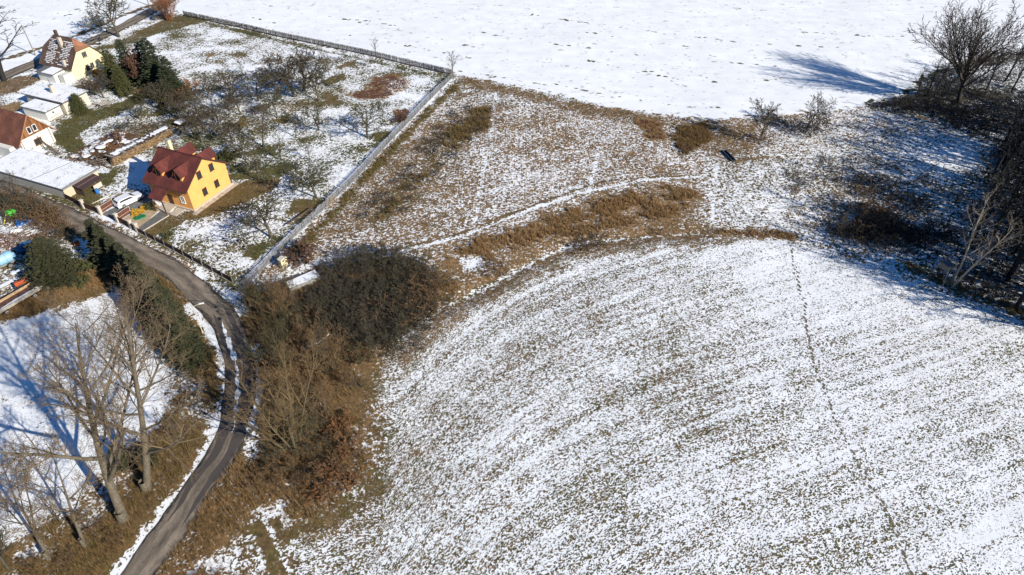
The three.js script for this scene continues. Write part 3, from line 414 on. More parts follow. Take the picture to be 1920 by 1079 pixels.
plantProto('oak', growTree(193, { h: 8.5, r0: 0.42, taper: 0.5, rmin: 0.042, flare: true, lean: new THREE.Vector3(-0.08, 0, 0.05), n: [19, 10, 6, 4], len: [1.42, 0.46, 0.5, 0.5], ang: [35, 26, 32, 36], from: [0.42, 0.2, 0.15, 0.15], tip: [0.05, 0.45, 0.4, 0.4], segs: [5, 7, 4, 3, 1], sides: [9, 6, 4, 3, 3], up: [0.02, 0.06, 0.07, 0.05, 0.03], jit: [0.03, 0.07, 0.12, 0.15, 0.2] }), bark(0.07, 0.055, 0.04), twig(0.06, 0.046, 0.033), 18.5);
// bushes
const bush = (seed, stems, P = {}) => growTree(seed, { h: 2.0, r0: 0.03, rmin: 0.026, stems, spread: 52, foot: 0.9, n: [5, 3, 2], len: [0.5, 0.6, 0.65], ang: [36, 40, 42], from: [0.25, 0.2, 0.2], segs: [4, 3, 1, 1], sides: [4, 3, 3, 3], up: [0.05, 0.06, 0.03, 0], jit: [0.16, 0.2, 0.22, 0.2], split: 1, ...P });
for (const s of [1, 2]) { plantProto('bush' + s, bush(200 + s, 14), B.greyTwig, B.greyTwig, 2.6, ['stems', 'twigs']); plantProto('brush' + s, bush(220 + s, 14), B.brownTwig, B.brownTwig, 2.6, ['stems', 'twigs']); plantProto('dark' + s, bush(240 + s, 15), B.brushTwig, B.brushTwig, 2.6, ['stems', 'twigs']); }
for (const s of [1, 2]) plantProto('thorn' + s, bush(250 + s, 18, { rmin: 0.016, spread: 60, foot: 1.1, n: [5, 4, 3], len: [0.5, 0.55, 0.5] }), twig(0.062, 0.052, 0.034), s === 1 ? twig(0.058, 0.052, 0.031) : twig(0.066, 0.053, 0.036), 2.5, ['stems', 'twigs']);
plantProto('tall1', bush(261, 15, { h: 5, r0: 0.07, spread: 30, foot: 0.8, n: [7, 4, 3], len: [0.42, 0.5, 0.5], rmin: 0.014, segs: [6, 4, 2, 1] }), B.orchard, twig(0.18, 0.11, 0.05), 5.6, ['stems', 'twigs']);
plantProto('tall2', bush(262, 12, { h: 5, r0: 0.08, spread: 34, foot: 0.7, n: [8, 4, 3], len: [0.42, 0.5, 0.5], rmin: 0.018, segs: [6, 4, 2, 1] }), B.orchard, B.olive, 5.6, ['stems', 'twigs']);
plantProto('rust', bush(270, 16, { leaf: { n: 2, s: 0.065, spread: 0.2 } }), B.brownTwig, B.brownTwig, 2.6, ['stems', 'twigs'], B.rustLeaf);
plantProto('wine', bush(271, 16, { leaf: { n: 2, s: 0.08, spread: 0.2 } }), B.brownTwig, B.brownTwig, 2.6, ['stems', 'twigs'], B.wineLeaf);
plantProto('hornbeam', bush(272, 9, { h: 6, r0: 0.08, spread: 14, foot: 0.3, n: [10, 5, 3], len: [0.3, 0.5, 0.5], leaf: { n: 2, s: 0.13, spread: 0.25 } }), B.orchard, B.brownTwig, 6.6, ['trunk', 'twigs'], B.wineLeaf);
plantProto('yellow', bush(273, 14, { h: 0.85, r0: 0.012, rmin: 0.006, foot: 0.2, spread: 60, leaf: { n: 4, s: 0.075, spread: 0.12 } }), B.brownTwig, B.brownTwig, 1.3, ['stems', 'twigs'], B.yellowLeaf);
plantProto('evergreen', bush(274, 16, { h: 1.6, n: [6, 3, 2], leaf: { n: 5, s: 0.09, spread: 0.22 } }), B.brownTwig, B.brownTwig, 2.2, ['stems', 'twigs'], B.boxLeaf);
plantProto('willow', bush(275, 26, { h: 7, r0: 0.07, spread: 22, foot: 0.7, n: [9, 5, 3], len: [0.4, 0.5, 0.5], ang: [22, 22, 25], rmin: 0.016, segs: [6, 4, 2, 1] }), B.rustTwig, B.rustTwig, 8, ['stems', 'twigs']);
plantProto('spruce1', growSpruce(301, 9, 2.7, 24, 14, 0.85, 0.44), B.spruce, B.needle, 9, ['trunk', 'foliage']);
plantProto('spruce2', growSpruce(302, 9, 2.9, 23, 14, 0.8, 0.44), B.spruce, B.needle, 9, ['trunk', 'foliage']);
plantProto('bigspruce', growSpruce(303, 9, 4.6, 30, 24, 0.55, 0.40), B.spruce, B.needle, 9, ['trunk', 'foliage']);
plantProto('fir', growSpruce(304, 11, 3.4, 26, 15, 0.85, 0.46), B.spruce, B.needleDark, 11, ['trunk', 'foliage']);
plantProto('thuja', growSpruce(305, 8, 2.5, 28, 18, 0.45, 0.32), B.spruce, B.thuja, 8, ['trunk', 'foliage']);
console.log('tris', Object.entries(proto).map(([k, p]) => k + ':' + p.T.tris).join(' '));

// ------------------------------------------------------------------ buildings: x along the gable, y up, -z back into the house
const TURN = rad(67);
const roofTex = (() => { const t = grainTex(1, 512, (u, v) => { const row = (v * 11) % 1, col = ((u * 14 + (Math.floor(v * 11) % 2) * 0.5)) % 1; return 0.24 * tn(u, v, 3, 5) + 0.14 * tn(u, v, 14, 3) + 0.4 + 0.52 * smooth(0, 0.4, row) * (0.7 + 0.3 * smooth(0, 0.18, Math.min(col, 1 - col))) + 0.08 * tn(u, v, 60); }); t.repeat.set(1 / 4, 1 / 4); return t; })();
const tile = (r, g, b) => new THREE.MeshStandardMaterial({ color: C(r, g, b), map: roofTex, bumpMap: roofTex, bumpScale: 0.06, roughness: 0.9, side: THREE.DoubleSide });
const plasterTex = grainTex(3, 256, (u, v) => 0.92 + 0.05 * tn(u, v, 60) + 0.05 * tn(u, v, 3, 3) + 0.04 * tn(u, v, 17, 2));
const plaster = (r, g, b) => new THREE.MeshStandardMaterial({ color: C(r, g, b), map: plasterTex, bumpMap: plasterTex, bumpScale: 0.01, roughness: 0.92, side: THREE.DoubleSide });
const stainTex = grainTex(4, 256, (u, v) => 0.86 + 0.12 * tn(u, v, 6) + 0.12 * tn(u, v * 0.5, 16, 4) + 0.08 * tn(u, v, 64));
const oldPlaster = (r, g, b) => new THREE.MeshStandardMaterial({ color: C(r, g, b), map: stainTex, bumpMap: stainTex, bumpScale: 0.015, roughness: 0.95, side: THREE.DoubleSide });
const woodTex = grainTex(1.2, 256, (u, v) => 0.75 + 0.25 * tn(u, v * 0.1 + 0.01, 32) + 0.15 * tn(u, v, 20, 3));
const timber = (r, g, b, rough = 0.85) => new THREE.MeshStandardMaterial({ color: C(r, g, b), map: woodTex, roughness: rough, side: THREE.DoubleSide });
const snowTex = grainTex(2, 256, (u, v) => 0.94 + 0.05 * tn(u, v, 12) + 0.05 * tn(u, v, 60, 4));
const snow = new THREE.MeshStandardMaterial({ color: C(0.84, 0.85, 0.86), map: snowTex, bumpMap: snowTex, bumpScale: 0.03, roughness: 0.9, side: THREE.DoubleSide });
const roofSnowTex = grainTex(9, 1024, (u, v) => { const n = 0.5 * tn(u, v, 70) + 0.45 * tn(u, v, 130, 5) + 0.35 * tn(u * 0.5, v, 24, 3) + 0.3 * tn(u, v, 7, 9), k = smooth(0.5, 0.72, n); const s = 0.93 + 0.04 * tn(u, v, 50, 2); return [mix(s, 0.34, k), mix(s, 0.31, k), mix(s, 0.27, k)]; }, true);
const roofSnow = new THREE.MeshStandardMaterial({ color: C(0.97, 0.98, 0.99), map: roofSnowTex, bumpMap: roofSnowTex, bumpScale: 0.02, roughness: 0.9, side: THREE.DoubleSide });
const glass = new THREE.MeshStandardMaterial({ color: C(0.03, 0.035, 0.04), roughness: 0.08, side: THREE.DoubleSide });
const M = {
  yellow: plaster(0.88, 0.43, 0.125), cream: plaster(0.80, 0.68, 0.40), white: plaster(0.72, 0.70, 0.62), offwhite: oldPlaster(0.68, 0.63, 0.52), stone: oldPlaster(0.60, 0.52, 0.42), block: oldPlaster(0.45, 0.43, 0.39), redTile: tile(0.14, 0.030, 0.022), brownTile: tile(0.19, 0.068, 0.04), oldTile: tile(0.125, 0.075, 0.055), orangeTile: tile(0.36, 0.16, 0.085),
  trim: timber(0.09, 0.035, 0.022), board: timber(0.30, 0.125, 0.04), darkBoard: timber(0.075, 0.045, 0.03), greyBoard: timber(0.34, 0.31, 0.27), fresh: timber(0.50, 0.36, 0.20), log: timber(0.46, 0.30, 0.14), logDark: timber(0.17, 0.11, 0.065), frame: timber(0.10, 0.045, 0.022), whiteFrame: mat('wf', 0.7, 0.7, 0.67, 0.5), roofing: mat('roofing', 0.12, 0.12, 0.12, 0.9), concrete: oldPlaster(0.36, 0.35, 0.32), slabs: oldPlaster(0.16, 0.16, 0.155), gravel: oldPlaster(0.48, 0.36, 0.22), gutter: mat('gutter', 0.12, 0.06, 0.04, 0.5, { metalness: 0.3 }), steel: mat('steel', 0.35, 0.36, 0.37, 0.45, { metalness: 0.6 }), rubber: mat('rubber', 0.025, 0.025, 0.026, 0.85), rust: mat('rust', 0.20, 0.075, 0.035, 0.85),
};
const house = (name, px, py, label, cat, turn = TURN, dy = 0) => { const p = at(px, py); p.y = ground(p.x, -p.z) + dy; return thing(name, p, turn, label, cat); };
// walls of a gabled block, one prism; returns nothing overlapping the roof: w across, l back, e eave height, a apex height
const gableBlock = (w, l, e, a, x0 = 0, z0 = 0, y0 = -0.6) => prism([[x0, y0], [x0 + w, y0], [x0 + w, e], [x0 + w / 2, a], [x0, e]], z0 - l, z0);
function windowIn(parent, M4, w, h, frame, bars = [1, 1], label) { // M4: places the window's centre, its face towards +z
  const f = part(parent, 'window', join([box(w, 0.09, 0.12, 0, h / 2 - 0.09, 0.02), box(w, 0.09, 0.12, 0, -h / 2, 0.02), box(0.09, h - 0.18, 0.12, -w / 2 + 0.045, -h / 2 + 0.09, 0.02), box(0.09, h - 0.18, 0.12, w / 2 - 0.045, -h / 2 + 0.09, 0.02), ...Array.from({ length: bars[0] }, (_, i) => box(0.06, h - 0.18, 0.08, -w / 2 + w * (i + 1) / (bars[0] + 1), -h / 2 + 0.09, 0.015)), box(w + 0.12, 0.05, 0.22, 0, -h / 2 - 0.06, 0.06)]), frame, label);
  f.applyMatrix4(M4); const g = part(f, 'pane', box(w - 0.18, h - 0.18, 0.02, 0, -h / 2 + 0.09, 0.0), glass); return f;
}
const face = (x, y, z, ry = 0) => new THREE.Matrix4().makeRotationY(ry).setPosition(x, y, z);

{ // the yellow family house
  const t = house('family_house', 365, 397.5, 'bright yellow house with dark red tiled roof and four dormers', 'house'), w = 9.8, l = 9.4, e = 4.85, a = 8.35;
  part(t, 'wall', gableBlock(w, l, e, a), M.yellow);
  part(t, 'plinth', join([box(w + 0.5, 0.35, 0.25, w / 2, 0, 0.13), box(0.25, 0.35, l, -0.13, 0, -l / 2), box(w + 1.8, 0.08, 0.9, w / 2, 0, 0.7), box(0.25, 0.35, l, w + 0.13, 0, -l / 2)]), M.stone);
  const k = (a - e) / (w / 2), ov = 0.85, up = 0.12, y = (x) => a + up - k * Math.abs(x - w / 2), z1 = 0.32, z0 = -l - 0.4;
  const roof = part(t, 'roof', join([slab([[-ov, y(-ov), z1], [w / 2, y(w / 2), z1], [w / 2, y(w / 2), z0], [-ov, y(-ov), z0]], 0.16), slab([[w + ov, y(w + ov), z1], [w / 2, y(w / 2), z1], [w / 2, y(w / 2), z0], [w + ov, y(w + ov), z0]], 0.16)]), M.redTile);
  part(roof, 'ridge_cap', cyl(0.14, 0.14, z1 - z0, 8, w / 2, y(w / 2) + 0.01, (z0 + z1) / 2, 'z'), M.redTile);
  part(roof, 'barge_board', join([bar([-ov, y(-ov) - 0.14, z1 + 0.03], [w / 2, y(w / 2) - 0.14, z1 + 0.03], 0.2, 0.05), bar([w + ov, y(w + ov) - 0.14, z1 + 0.03], [w / 2, y(w / 2) - 0.14, z1 + 0.03], 0.2, 0.05)]), M.trim);
  for (const x of [-ov - 0.07, w + ov + 0.07]) part(roof, 'gutter', cyl(0.08, 0.08, z1 - z0, 7, x, y(-ov) - 0.12, (z0 + z1) / 2, 'z'), M.gutter); part(roof, 'downpipe', rod([w + 0.12, y(w + ov) - 0.2, 0.1], [w + 0.12, 0, 0.1], 0.05), M.gutter);
  for (const [x, yy] of [[0.355, 2.2], [0.67, 2.15], [0.35, 5.7], [0.665, 5.65]]) windowIn(t, face(x * w, yy, 0.01), 1.05, 1.4, M.frame, [1, 0]);
  windowIn(t, face(-0.01, 2.0, -2.0, -Math.PI / 2), 1.0, 1.4, M.whiteFrame, [1, 0]); windowIn(t, face(-0.01, 2.0, -8.0, -Math.PI / 2), 1.0, 1.2, M.frame, [1, 0]);
  part(t, 'door', [box(0.06, 2.1, 1.0, -0.03, 0.25, -5.0)], M.frame);
  // dormers: gabled, standing on the roof slope; s = -1 towards the yard, 1 towards the orchard
  for (const s of [-1, 1]) for (const z of [-2.1, -6.6]) {
    const d = new THREE.Group(); d.name = 'dormer'; t.add(d); d.position.set(w / 2, 0, z); d.rotation.y = s > 0 ? Math.PI / 2 : -Math.PI / 2; // local +z points out
    const zo = w / 2 - 0.75, b = a + up - k * zo, hw = 0.75, wt = b + 1.35, ap = wt + 1.1;
    part(d, 'wall', prism([[-hw, b - 0.25], [hw, b - 0.25], [hw, wt], [0, ap - 0.2], [-hw, wt]], zo - 2.6, zo), M.yellow);
    const o = 0.38, q = (ap - wt) / (hw), yy = (x) => ap - q * Math.abs(x), back = zo - (ap - b) / k - 0.1;
    part(d, 'roof', join([slab([[-hw - o, yy(hw + o), zo + 0.4], [0, ap, zo + 0.4], [0, ap, back], [-hw - o, yy(hw + o), back + 1.9]], 0.1), slab([[hw + o, yy(hw + o), zo + 0.4], [0, ap, zo + 0.4], [0, ap, back], [hw + o, yy(hw + o), back + 1.9]], 0.1)]), M.redTile);
    windowIn(d, face(0, b + 0.72, zo + 0.01), 0.85, 1.0, M.frame, [1, 0]);
  }
  // entrance porch carried on posts
  const pz = -5.3, ph = 1.55, px = -3.0, pe = y(-ov) - 0.05, slope = 0.62;
  part(t, 'porch_roof', slab([[-ov + 0.2, pe + 0.06, pz + ph], [px, pe - slope * (-px - ov), pz + ph], [px, pe - slope * (-px - ov), pz - ph], [-ov + 0.2, pe + 0.06, pz - ph]], 0.14), M.redTile);
  for (const z of [pz - ph + 0.3, pz + ph - 0.3]) { part(t, 'porch_post', [box(0.17, pe - slope * (-px - ov) + 0.2, 0.17, px + 0.35, -0.1, z)], M.trim); }
  part(t, 'step', join([box(1.6, 0.22, 2.6, -0.9, 0, pz), box(0.7, 0.12, 2.9, -1.95, 0, pz), box(2.2, 0.1, 1.6, -1.5, 0, -2.7)]), M.stone);
  const ch = part(t, 'chimney', box(0.62, 2.7, 0.62, w / 2 + 1.1, a - 1.3, -8.1), M.cream); part(ch, 'chimney_cap', box(0.8, 0.1, 0.8, w / 2 + 1.1, a + 1.4, -8.1), M.concrete);
}
{ // house with the boarded gable, left edge
  const t = house('village_house', 50, 293, 'white house with brown tiled roof, boarded wooden gable and satellite dish', 'house'), w = 6.9, l = 13, e = 3.35, a = 7.5;
  part(t, 'wall', join([gableBlock(w, l, e, a - 0.05), box(2.0, 2.9, l - 1, -1.0, -0.5, -l / 2 - 0.6)]), M.white);
  const k = (a - e) / (w / 2), ov = 0.95, up = 0.1, y = (x) => a + up - k * Math.abs(x - w / 2), z1 = 0.35, z0 = -l;
  const roof = part(t, 'roof', join([slab([[-ov, y(-ov), z1], [w / 2, y(w / 2), z1], [w / 2, y(w / 2), z0], [-ov, y(-ov), z0]], 0.14), slab([[w + ov, y(w + ov), z1], [w / 2, y(w / 2), z1], [w / 2, y(w / 2), z0], [w + ov, y(w + ov), z0]], 0.14)]), M.brownTile);
  part(roof, 'barge_board', join([bar([-ov, y(-ov) - 0.12, z1 + 0.03], [w / 2, y(w / 2) - 0.12, z1 + 0.03], 0.2, 0.05), bar([w + ov, y(w + ov) - 0.12, z1 + 0.03], [w / 2, y(w / 2) - 0.12, z1 + 0.03], 0.2, 0.05)]), timber(0.42, 0.2, 0.09));
  const R = RNG(31), variants = [timber(0.32, 0.13, 0.04), timber(0.25, 0.10, 0.033), timber(0.38, 0.165, 0.055), timber(0.19, 0.075, 0.027)];
  for (let i = 0; i < 23; i++) { const bw = w / 23, x = (i + 0.5) * bw, top = a - k * Math.abs(x - w / 2) - 0.1; if (top - e < 0.1) continue; part(t, 'board', box(bw - 0.025, top - e, 0.04 + 0.02 * R(), x, e, 0.03), variants[(R() * 4) | 0]); }
  windowIn(t, face(w / 2 - 0.75, e + 1.2, 0.09), 0.85, 1.35, M.whiteFrame, [0, 0]); windowIn(t, face(w / 2 + 0.5, e + 1.2, 0.09), 0.85, 1.35, M.whiteFrame, [0, 0]);
  windowIn(t, face(w * 0.5, 1.7, 0.02), 1.7, 1.35, M.board, [1, 0]);
  for (const x of [w - 0.5, 0.25]) part(t, 'downpipe', rod([x, 0, 0.08], [x, e, 0.08], 0.05), M.gutter);
  const dish = new THREE.SphereGeometry(0.62, 16, 6, 0, Math.PI * 2, 0, 0.75); dish.rotateX(-1.2); dish.translate(w + 0.55, e + 0.25, -0.15); const dd = part(t, 'satellite_dish', dish, M.whiteFrame); part(dd, 'bracket', rod([w + 0.5, e - 0.4, 0.2], [w + 1.7, e + 0.4, 0.9], 0.04), M.whiteFrame);
}
const snowRoof = (t, P, th, thick, inset = 0.12) => { // flat or slanting roof with a blanket of snow
  part(t, 'roof', slab(P, th), M.roofing); const c = P.reduce((s, p) => [s[0] + p[0] / P.length, s[1] + p[1] / P.length, s[2] + p[2] / P.length], [0, 0, 0]);
  const Q = P.map((p) => { const d = Math.hypot(p[0] - c[0], p[2] - c[2]), f = 1 - inset / d; return [c[0] + (p[0] - c[0]) * f, mix(c[1], p[1], f) + thick + 0.004, c[2] + (p[2] - c[2]) * f]; });
  return part(t, 'snow_cover', slab(Q, thick), roofSnow);
};
{ // long shed along the road
  const [x, z] = G(115, 355, 2.3), t = thing('long_shed', new THREE.Vector3(x, ground(x, z), -z), TURN, 'long low roadside shed with a snow covered flat roof and pale end wall', 'shed'); const w = 8.0, l = 21;
  part(t, 'wall', join([box(0.3, 2.9, l - 0.6, 0.35, -0.9, -l / 2), box(0.3, 3.0, l - 0.6, w - 0.35, -0.9, -l / 2), box(w - 1.0, 3.0, 0.3, w / 2, -0.9, -l + 0.35)]), M.block);
  part(t, 'end_wall', box(w - 0.4, 3.0, 0.3, w / 2, -0.9, -0.3), plaster(0.66, 0.54, 0.38));
  snowRoof(t, [[0, 2.16, 0], [w, 2.3, 0], [w, 2.3, -l], [0, 2.16, -l]], 0.12, 0.05, 0.3);
  part(t, 'roof_edge', box(w + 0.1, 0.16, 0.7, w / 2, 2.13, 0.1), M.concrete);
  part(t, 'roof_seam', [bar([0.2, 2.24, -8.2], [w - 0.3, 2.36, -6.4], 0.12, 0.05)], M.roofing);
}
{ // lean-to in the yard
  const t = house('lean_to', 131, 368, 'small lean-to with dark corrugated roof beside the pale end of the long shed', 'lean-to', TURN); t.position.copy(at(140, 365)); const w = 4.6, l = 2.6;
  for (const [x, z] of [[0.4, 2.4], [w - 0.3, 2.4]]) part(t, 'post', box(0.14, 1.75, 0.14, x, -0.1, z), M.darkBoard);
  const ribs = []; for (let i = 0; i < 16; i++) ribs.push(bar([0.1 + i * w / 15.5, 2.27, -0.3], [0.1 + i * w / 15.5, 1.77, l + 0.3], 0.07, 0.05));
  const r = part(t, 'roof', slab([[0, 2.2, -0.3], [w, 2.2, -0.3], [w, 1.7, l + 0.3], [0, 1.7, l + 0.3]], 0.06), mat('translucent', 0.07, 0.045, 0.04, 0.35)); part(r, 'corrugation', join(ribs), mat('translucent2', 0.10, 0.065, 0.058, 0.35));
  part(t, 'side_wall', join([box(0.08, 1.5, 2.2, 0.3, -0.1, 1.2)]), M.darkBoard); part(t, 'front_wall', box(1.9, 1.1, 0.1, w - 1.2, -0.1, 2.4), plaster(0.6, 0.52, 0.44));
  part(t, 'batten', join([bar([0, 2.28, 0.6], [w, 2.12, 0.6], 0.05), bar([0, 1.96, 1.6], [w, 1.96, 1.6], 0.05)]), mat('batten', 0.3, 0.2, 0.17));
}
{ // two snow roofed outbuildings
  const [x, z] = G(115, 192, 3.0); let t = thing('outbuilding', new THREE.Vector3(x, ground(x, z), -z), TURN, 'cream outbuilding with wide snow covered flat roof and a tall square chimney', 'outbuilding'); let w = 7.1, l = 12.8;
  part(t, 'wall', box(w - 0.8, 3.4, l - 0.9, w / 2, -0.6, -l / 2), M.offwhite); snowRoof(t, [[0, 2.96, 0.1], [w, 2.96, 0.1], [w, 2.96, -l], [0, 2.96, -l]], 0.18, 0.07, 0.18);
  const c = part(t, 'chimney', box(0.7, 1.9, 0.7, 3.0, 2.9, -6.2), M.stone); part(c, 'chimney_cap', box(0.85, 0.1, 0.85, 3.0, 4.8, -6.2), M.concrete); part(t, 'aerial_mast', rod([3.2, 3, -6.3], [3.2, 6.3, -6.3], 0.045), M.darkBoard);
  part(t, 'climbing_stem', join(Array.from({ length: 9 }, (_, i) => rod([0.9 + i * 0.55, 0, -0.38], [1.2 + i * 0.5 + 0.4 * Math.sin(i * 2.1), 1.6 + 0.5 * Math.sin(i), -0.38], 0.03))), M.darkBoard);
  const [x2, z2] = G(82.5, 210, 2.3); t = thing('outbuilding', new THREE.Vector3(x2, ground(x2, z2), -z2), TURN, 'lower white shed with snow covered roof in front of the chimneyed outbuilding', 'outbuilding'); w = 3.95; l = 7.8;
  part(t, 'wall', box(w - 0.3, 2.7, l - 0.5, w / 2 + 0.1, -0.6, -l / 2), M.white); snowRoof(t, [[0, 2.26, 0.1], [w, 2.34, 0.1], [w, 2.34, -l], [0, 2.26, -l]], 0.16, 0.07, 0.15);
  part(t, 'vent', box(0.35, 0.4, 0.06, 1.9, 1.2, -0.22), M.darkBoard); part(t, 'plank', join([bar([0.6, 0.55, -0.1], [3.6, 0.7, -0.1], 0.08), bar([0.8, 0.1, 0.3], [3.8, 0.15, 0.3], 0.35, 0.08)]), M.greyBoard);
}
{ // cream house with the half-hipped roof
  const p = new THREE.Vector3(-107.1, 0, -160.5); p.y = ground(p.x, -p.z); const t = thing('village_house', p, TURN, 'cream house by the lane with half-hipped brown tiled roof dusted with rows of snow', 'house'), w = 9.4, l = 10.2, e = 3.1, a = 8.4;
  const k = (a - e) / (w / 2), hy = 6.0, hx = (hy - e) / k; // the hip starts at height hy
  part(t, 'wall', prism([[0, -0.6], [w, -0.6], [w, e - 0.1], [w - hx, hy - 0.1], [hx, hy - 0.1], [0, e - 0.1]], -l, 0), M.cream);
  const ov = 0.5, y = (x) => a + 0.1 - k * Math.abs(x - w / 2), hd = 2.1, c = w / 2;
  const side = (s) => { const X = (x) => c + s * x, E = c + ov, H = c - hx; return slab([[X(E), y(c + E), 0.4], [X(H), y(c + H), 0.4], [X(0), y(c), -hd], [X(0), y(c), -l + hd], [X(H), y(c + H), -l - 0.4], [X(E), y(c + E), -l - 0.4]], 0.14); };
  const roof = part(t, 'roof', join([side(-1), side(1)]), M.oldTile);
  part(t, 'hip', slab([[hx, y(hx), 0.4], [w - hx, y(hx), 0.4], [c, y(c) + 0.003, -hd]], 0.12), M.orangeTile, 'orange brown hip of the roof'); part(t, 'hip', slab([[hx, y(hx), -l - 0.4], [w - hx, y(hx), -l - 0.4], [c, y(c) + 0.003, -l + hd]], 0.12), M.oldTile);
  const R = RNG(9), rows = []; 
  for (let r = 0; r < 17; r++) for (let q = 0; q < 14; q++) { const f = (r + 1) / 19, x = -ov + f * (c + ov), z = -0.9 - q * 0.62 - 0.3 * R(), band = (z < -1.3 && z > -4.2) || (z < -5.6 && z > -8.6); if (R() > (band ? 0.86 : 0.16)) continue; if (f > 0.86 || f < 0.07) continue;
    const g = box(0.12 + 0.1 * R(), 0.035, 0.4 + 0.25 * R()); g.rotateZ(Math.atan(k)); g.translate(x, y(x) + 0.01, z); rows.push(g); }
  const rs = part(roof, 'snow_row', join(rows), snow); rs.userData.kind = 'stuff';
  let ch = part(roof, 'chimney', box(0.75, 2.6, 0.75, c - 1.5, 6.1, -4.6), M.stone); ch = part(roof, 'chimney', box(0.6, 2.1, 0.6, 0.2, 2.5, -2.0), M.stone); part(roof, 'chimney', box(0.6, 1.7, 0.6, c + 0.6, 7.6, -8.0), M.oldTile);
  windowIn(t, face(c, 4.7, 0.01), 1.3, 1.3, M.greyBoard, [2, 0]); windowIn(t, face(c - 0.5, 1.6, 0.01), 1.0, 1.4, M.greyBoard, [1, 0]); windowIn(t, face(c + 0.9, 1.6, 0.01), 1.0, 1.4, M.greyBoard, [1, 0]);
  part(t, 'annex', join([box(3.4, 2.6, 5.6, -1.7, -0.4, -5.2), box(2.6, 2.4, 1.7, -1.3, -0.4, -1.0)]), M.white); 
  part(t, 'annex_roof', slab([[0.0, 2.6, -2.2], [-3.8, 2.3, -2.2], [-3.8, 2.3, -8.2], [0.0, 2.6, -8.2]], 0.1), M.roofing); part(t, 'annex_snow', slab([[-0.3, 2.66, -2.5], [-3.6, 2.4, -2.4], [-3.6, 2.4, -6.2], [-0.3, 2.66, -6.0]], 0.05), snow);
}

// ------------------------------------------------------------------ fences
function along(L, step) { const out = []; let carry = 0; for (let i = 0; i + 1 < L.length; i++) { const [ax, az] = L[i], [bx, bz] = L[i + 1], len = Math.hypot(bx - ax, bz - az); let s = carry; for (; s < len; s += step) out.push([ax + (bx - ax) * s / len, az + (bz - az) * s / len, (bx - ax) / len, (bz - az) / len]); carry = s - len; } return out; }
function picketFence(L, h, label, seed, mats3, gap = 0.19, lean = 0.03) {
  const t = thing('picket_fence', null, 0, label, 'fence'), R = RNG(seed), pk = [[], [], []];
  const postsAt = along(L, 2.7), V = (x, y, z) => [x, y, -z];
  for (const [x, z] of postsAt) { const y = ground(x, z); part(t, 'post', rod(V(x, y - 0.3, z), V(x + (R() - 0.5) * 0.12, y + h - 0.1, z + (R() - 0.5) * 0.12), 0.07, 0.06, 6), mats3[0]); }
  const rails = []; for (let i = 0; i + 1 < postsAt.length; i++) { const a = postsAt[i], b = postsAt[i + 1]; for (const q of [0.3, h - 0.35]) rails.push(bar(V(a[0], ground(a[0], a[1]) + q, a[1]), V(b[0], ground(b[0], b[1]) + q, b[1]), 0.07, 0.09)); }
  part(t, 'rail', join(rails), mats3[1]);
  for (const [x, z, dx, dz] of along(L, gap)) { if (R() < 0.012) continue; const y = ground(x, z), hh = h * (0.93 + 0.12 * R()), g = box(0.085, hh, 0.024, 0, 0.06, 0); g.rotateZ((R() - 0.5) * 0.05); g.rotateX((R() - 0.5) * lean * 2); g.rotateY(Math.atan2(dz, dx)); g.translate(x - dz * 0.06, y, -z - dx * 0.06); pk[(R() * 3) | 0].push(g); }
  pk.forEach((g, i) => { const p = part(t, 'picket', join(g), mats3[i]); p.userData.kind = 'stuff'; });
  return t;
}
const weather = [timber(0.30, 0.27, 0.235), timber(0.36, 0.33, 0.30), timber(0.24, 0.205, 0.17)], dusk = [timber(0.085, 0.07, 0.058), timber(0.12, 0.10, 0.085), timber(0.055, 0.045, 0.037)], bright = [timber(0.24, 0.232, 0.22), timber(0.32, 0.315, 0.305), timber(0.14, 0.132, 0.12)];
picketFence(GL([[345, 31], [500, 64], [680, 103], [848, 142]]), 1.5, 'long dark weathered picket fence between the garden and the white arable field', 41, dusk, 0.14);
picketFence(GL([[850, 145], [800, 195], [735, 262], [660, 342], [560, 438], [500, 500], [458, 541]]), 1.4, 'silver grey picket fence running down beside the rough meadow', 42, bright);
{ // the gap mended with pale fresh laths
  const L = GL([[628, 376], [610, 393]]), g = [], R = RNG(4); for (const [x, z] of along(L, 0.3)) g.push(rod([x + 0.25, ground(x, z), -z], [x + 0.25 + (R() - 0.5) * 0.3, ground(x, z) + 1.6 + R() * 0.5, -z], 0.035)); single('lath_bundle', join(g), M.fresh, 'pale fresh laths leaning on the outside of the silver picket fence', 'laths');
}
{ // dark board fence along the road
  const L = GL([[259, 437], [330, 474], [400, 512], [452, 541]]), t = thing('board_fence', null, 0, 'low dark brown board fence on a concrete footing along the road', 'fence'), P = along(L, 2.5);
  for (let i = 0; i < P.length; i++) { const [x, z] = P[i], y = ground(x, z); part(t, 'post', box(0.12, 1.4, 0.12, x, y - 0.1, -z), M.steel); if (i + 1 < P.length) { const b = P[i + 1], yb = ground(b[0], b[1]), g = []; for (let q = 0; q < 5; q++) g.push(bar([x, y + 0.3 + q * 0.205, -z], [b[0], yb + 0.3 + q * 0.205, -b[1]], 0.035, 0.035).scale(1, 1, 1)); const panel = []; for (let q = 0; q < 5; q++) { const len = Math.hypot(b[0] - x, b[1] - z), q1 = box(len - 0.14, 0.175, 0.03); q1.rotateY(Math.atan2(b[1] - z, b[0] - x)); q1.translate((x + b[0]) / 2, (y + yb) / 2 + 0.18 + q * 0.2, -(z + b[1]) / 2); part(t, 'board', q1, q % 2 ? M.darkBoard : M.trim); } part(t, 'footing', bar([x, y + 0.08, -z], [b[0], yb + 0.08, -b[1]], 0.16, 0.2), M.concrete); } }
}
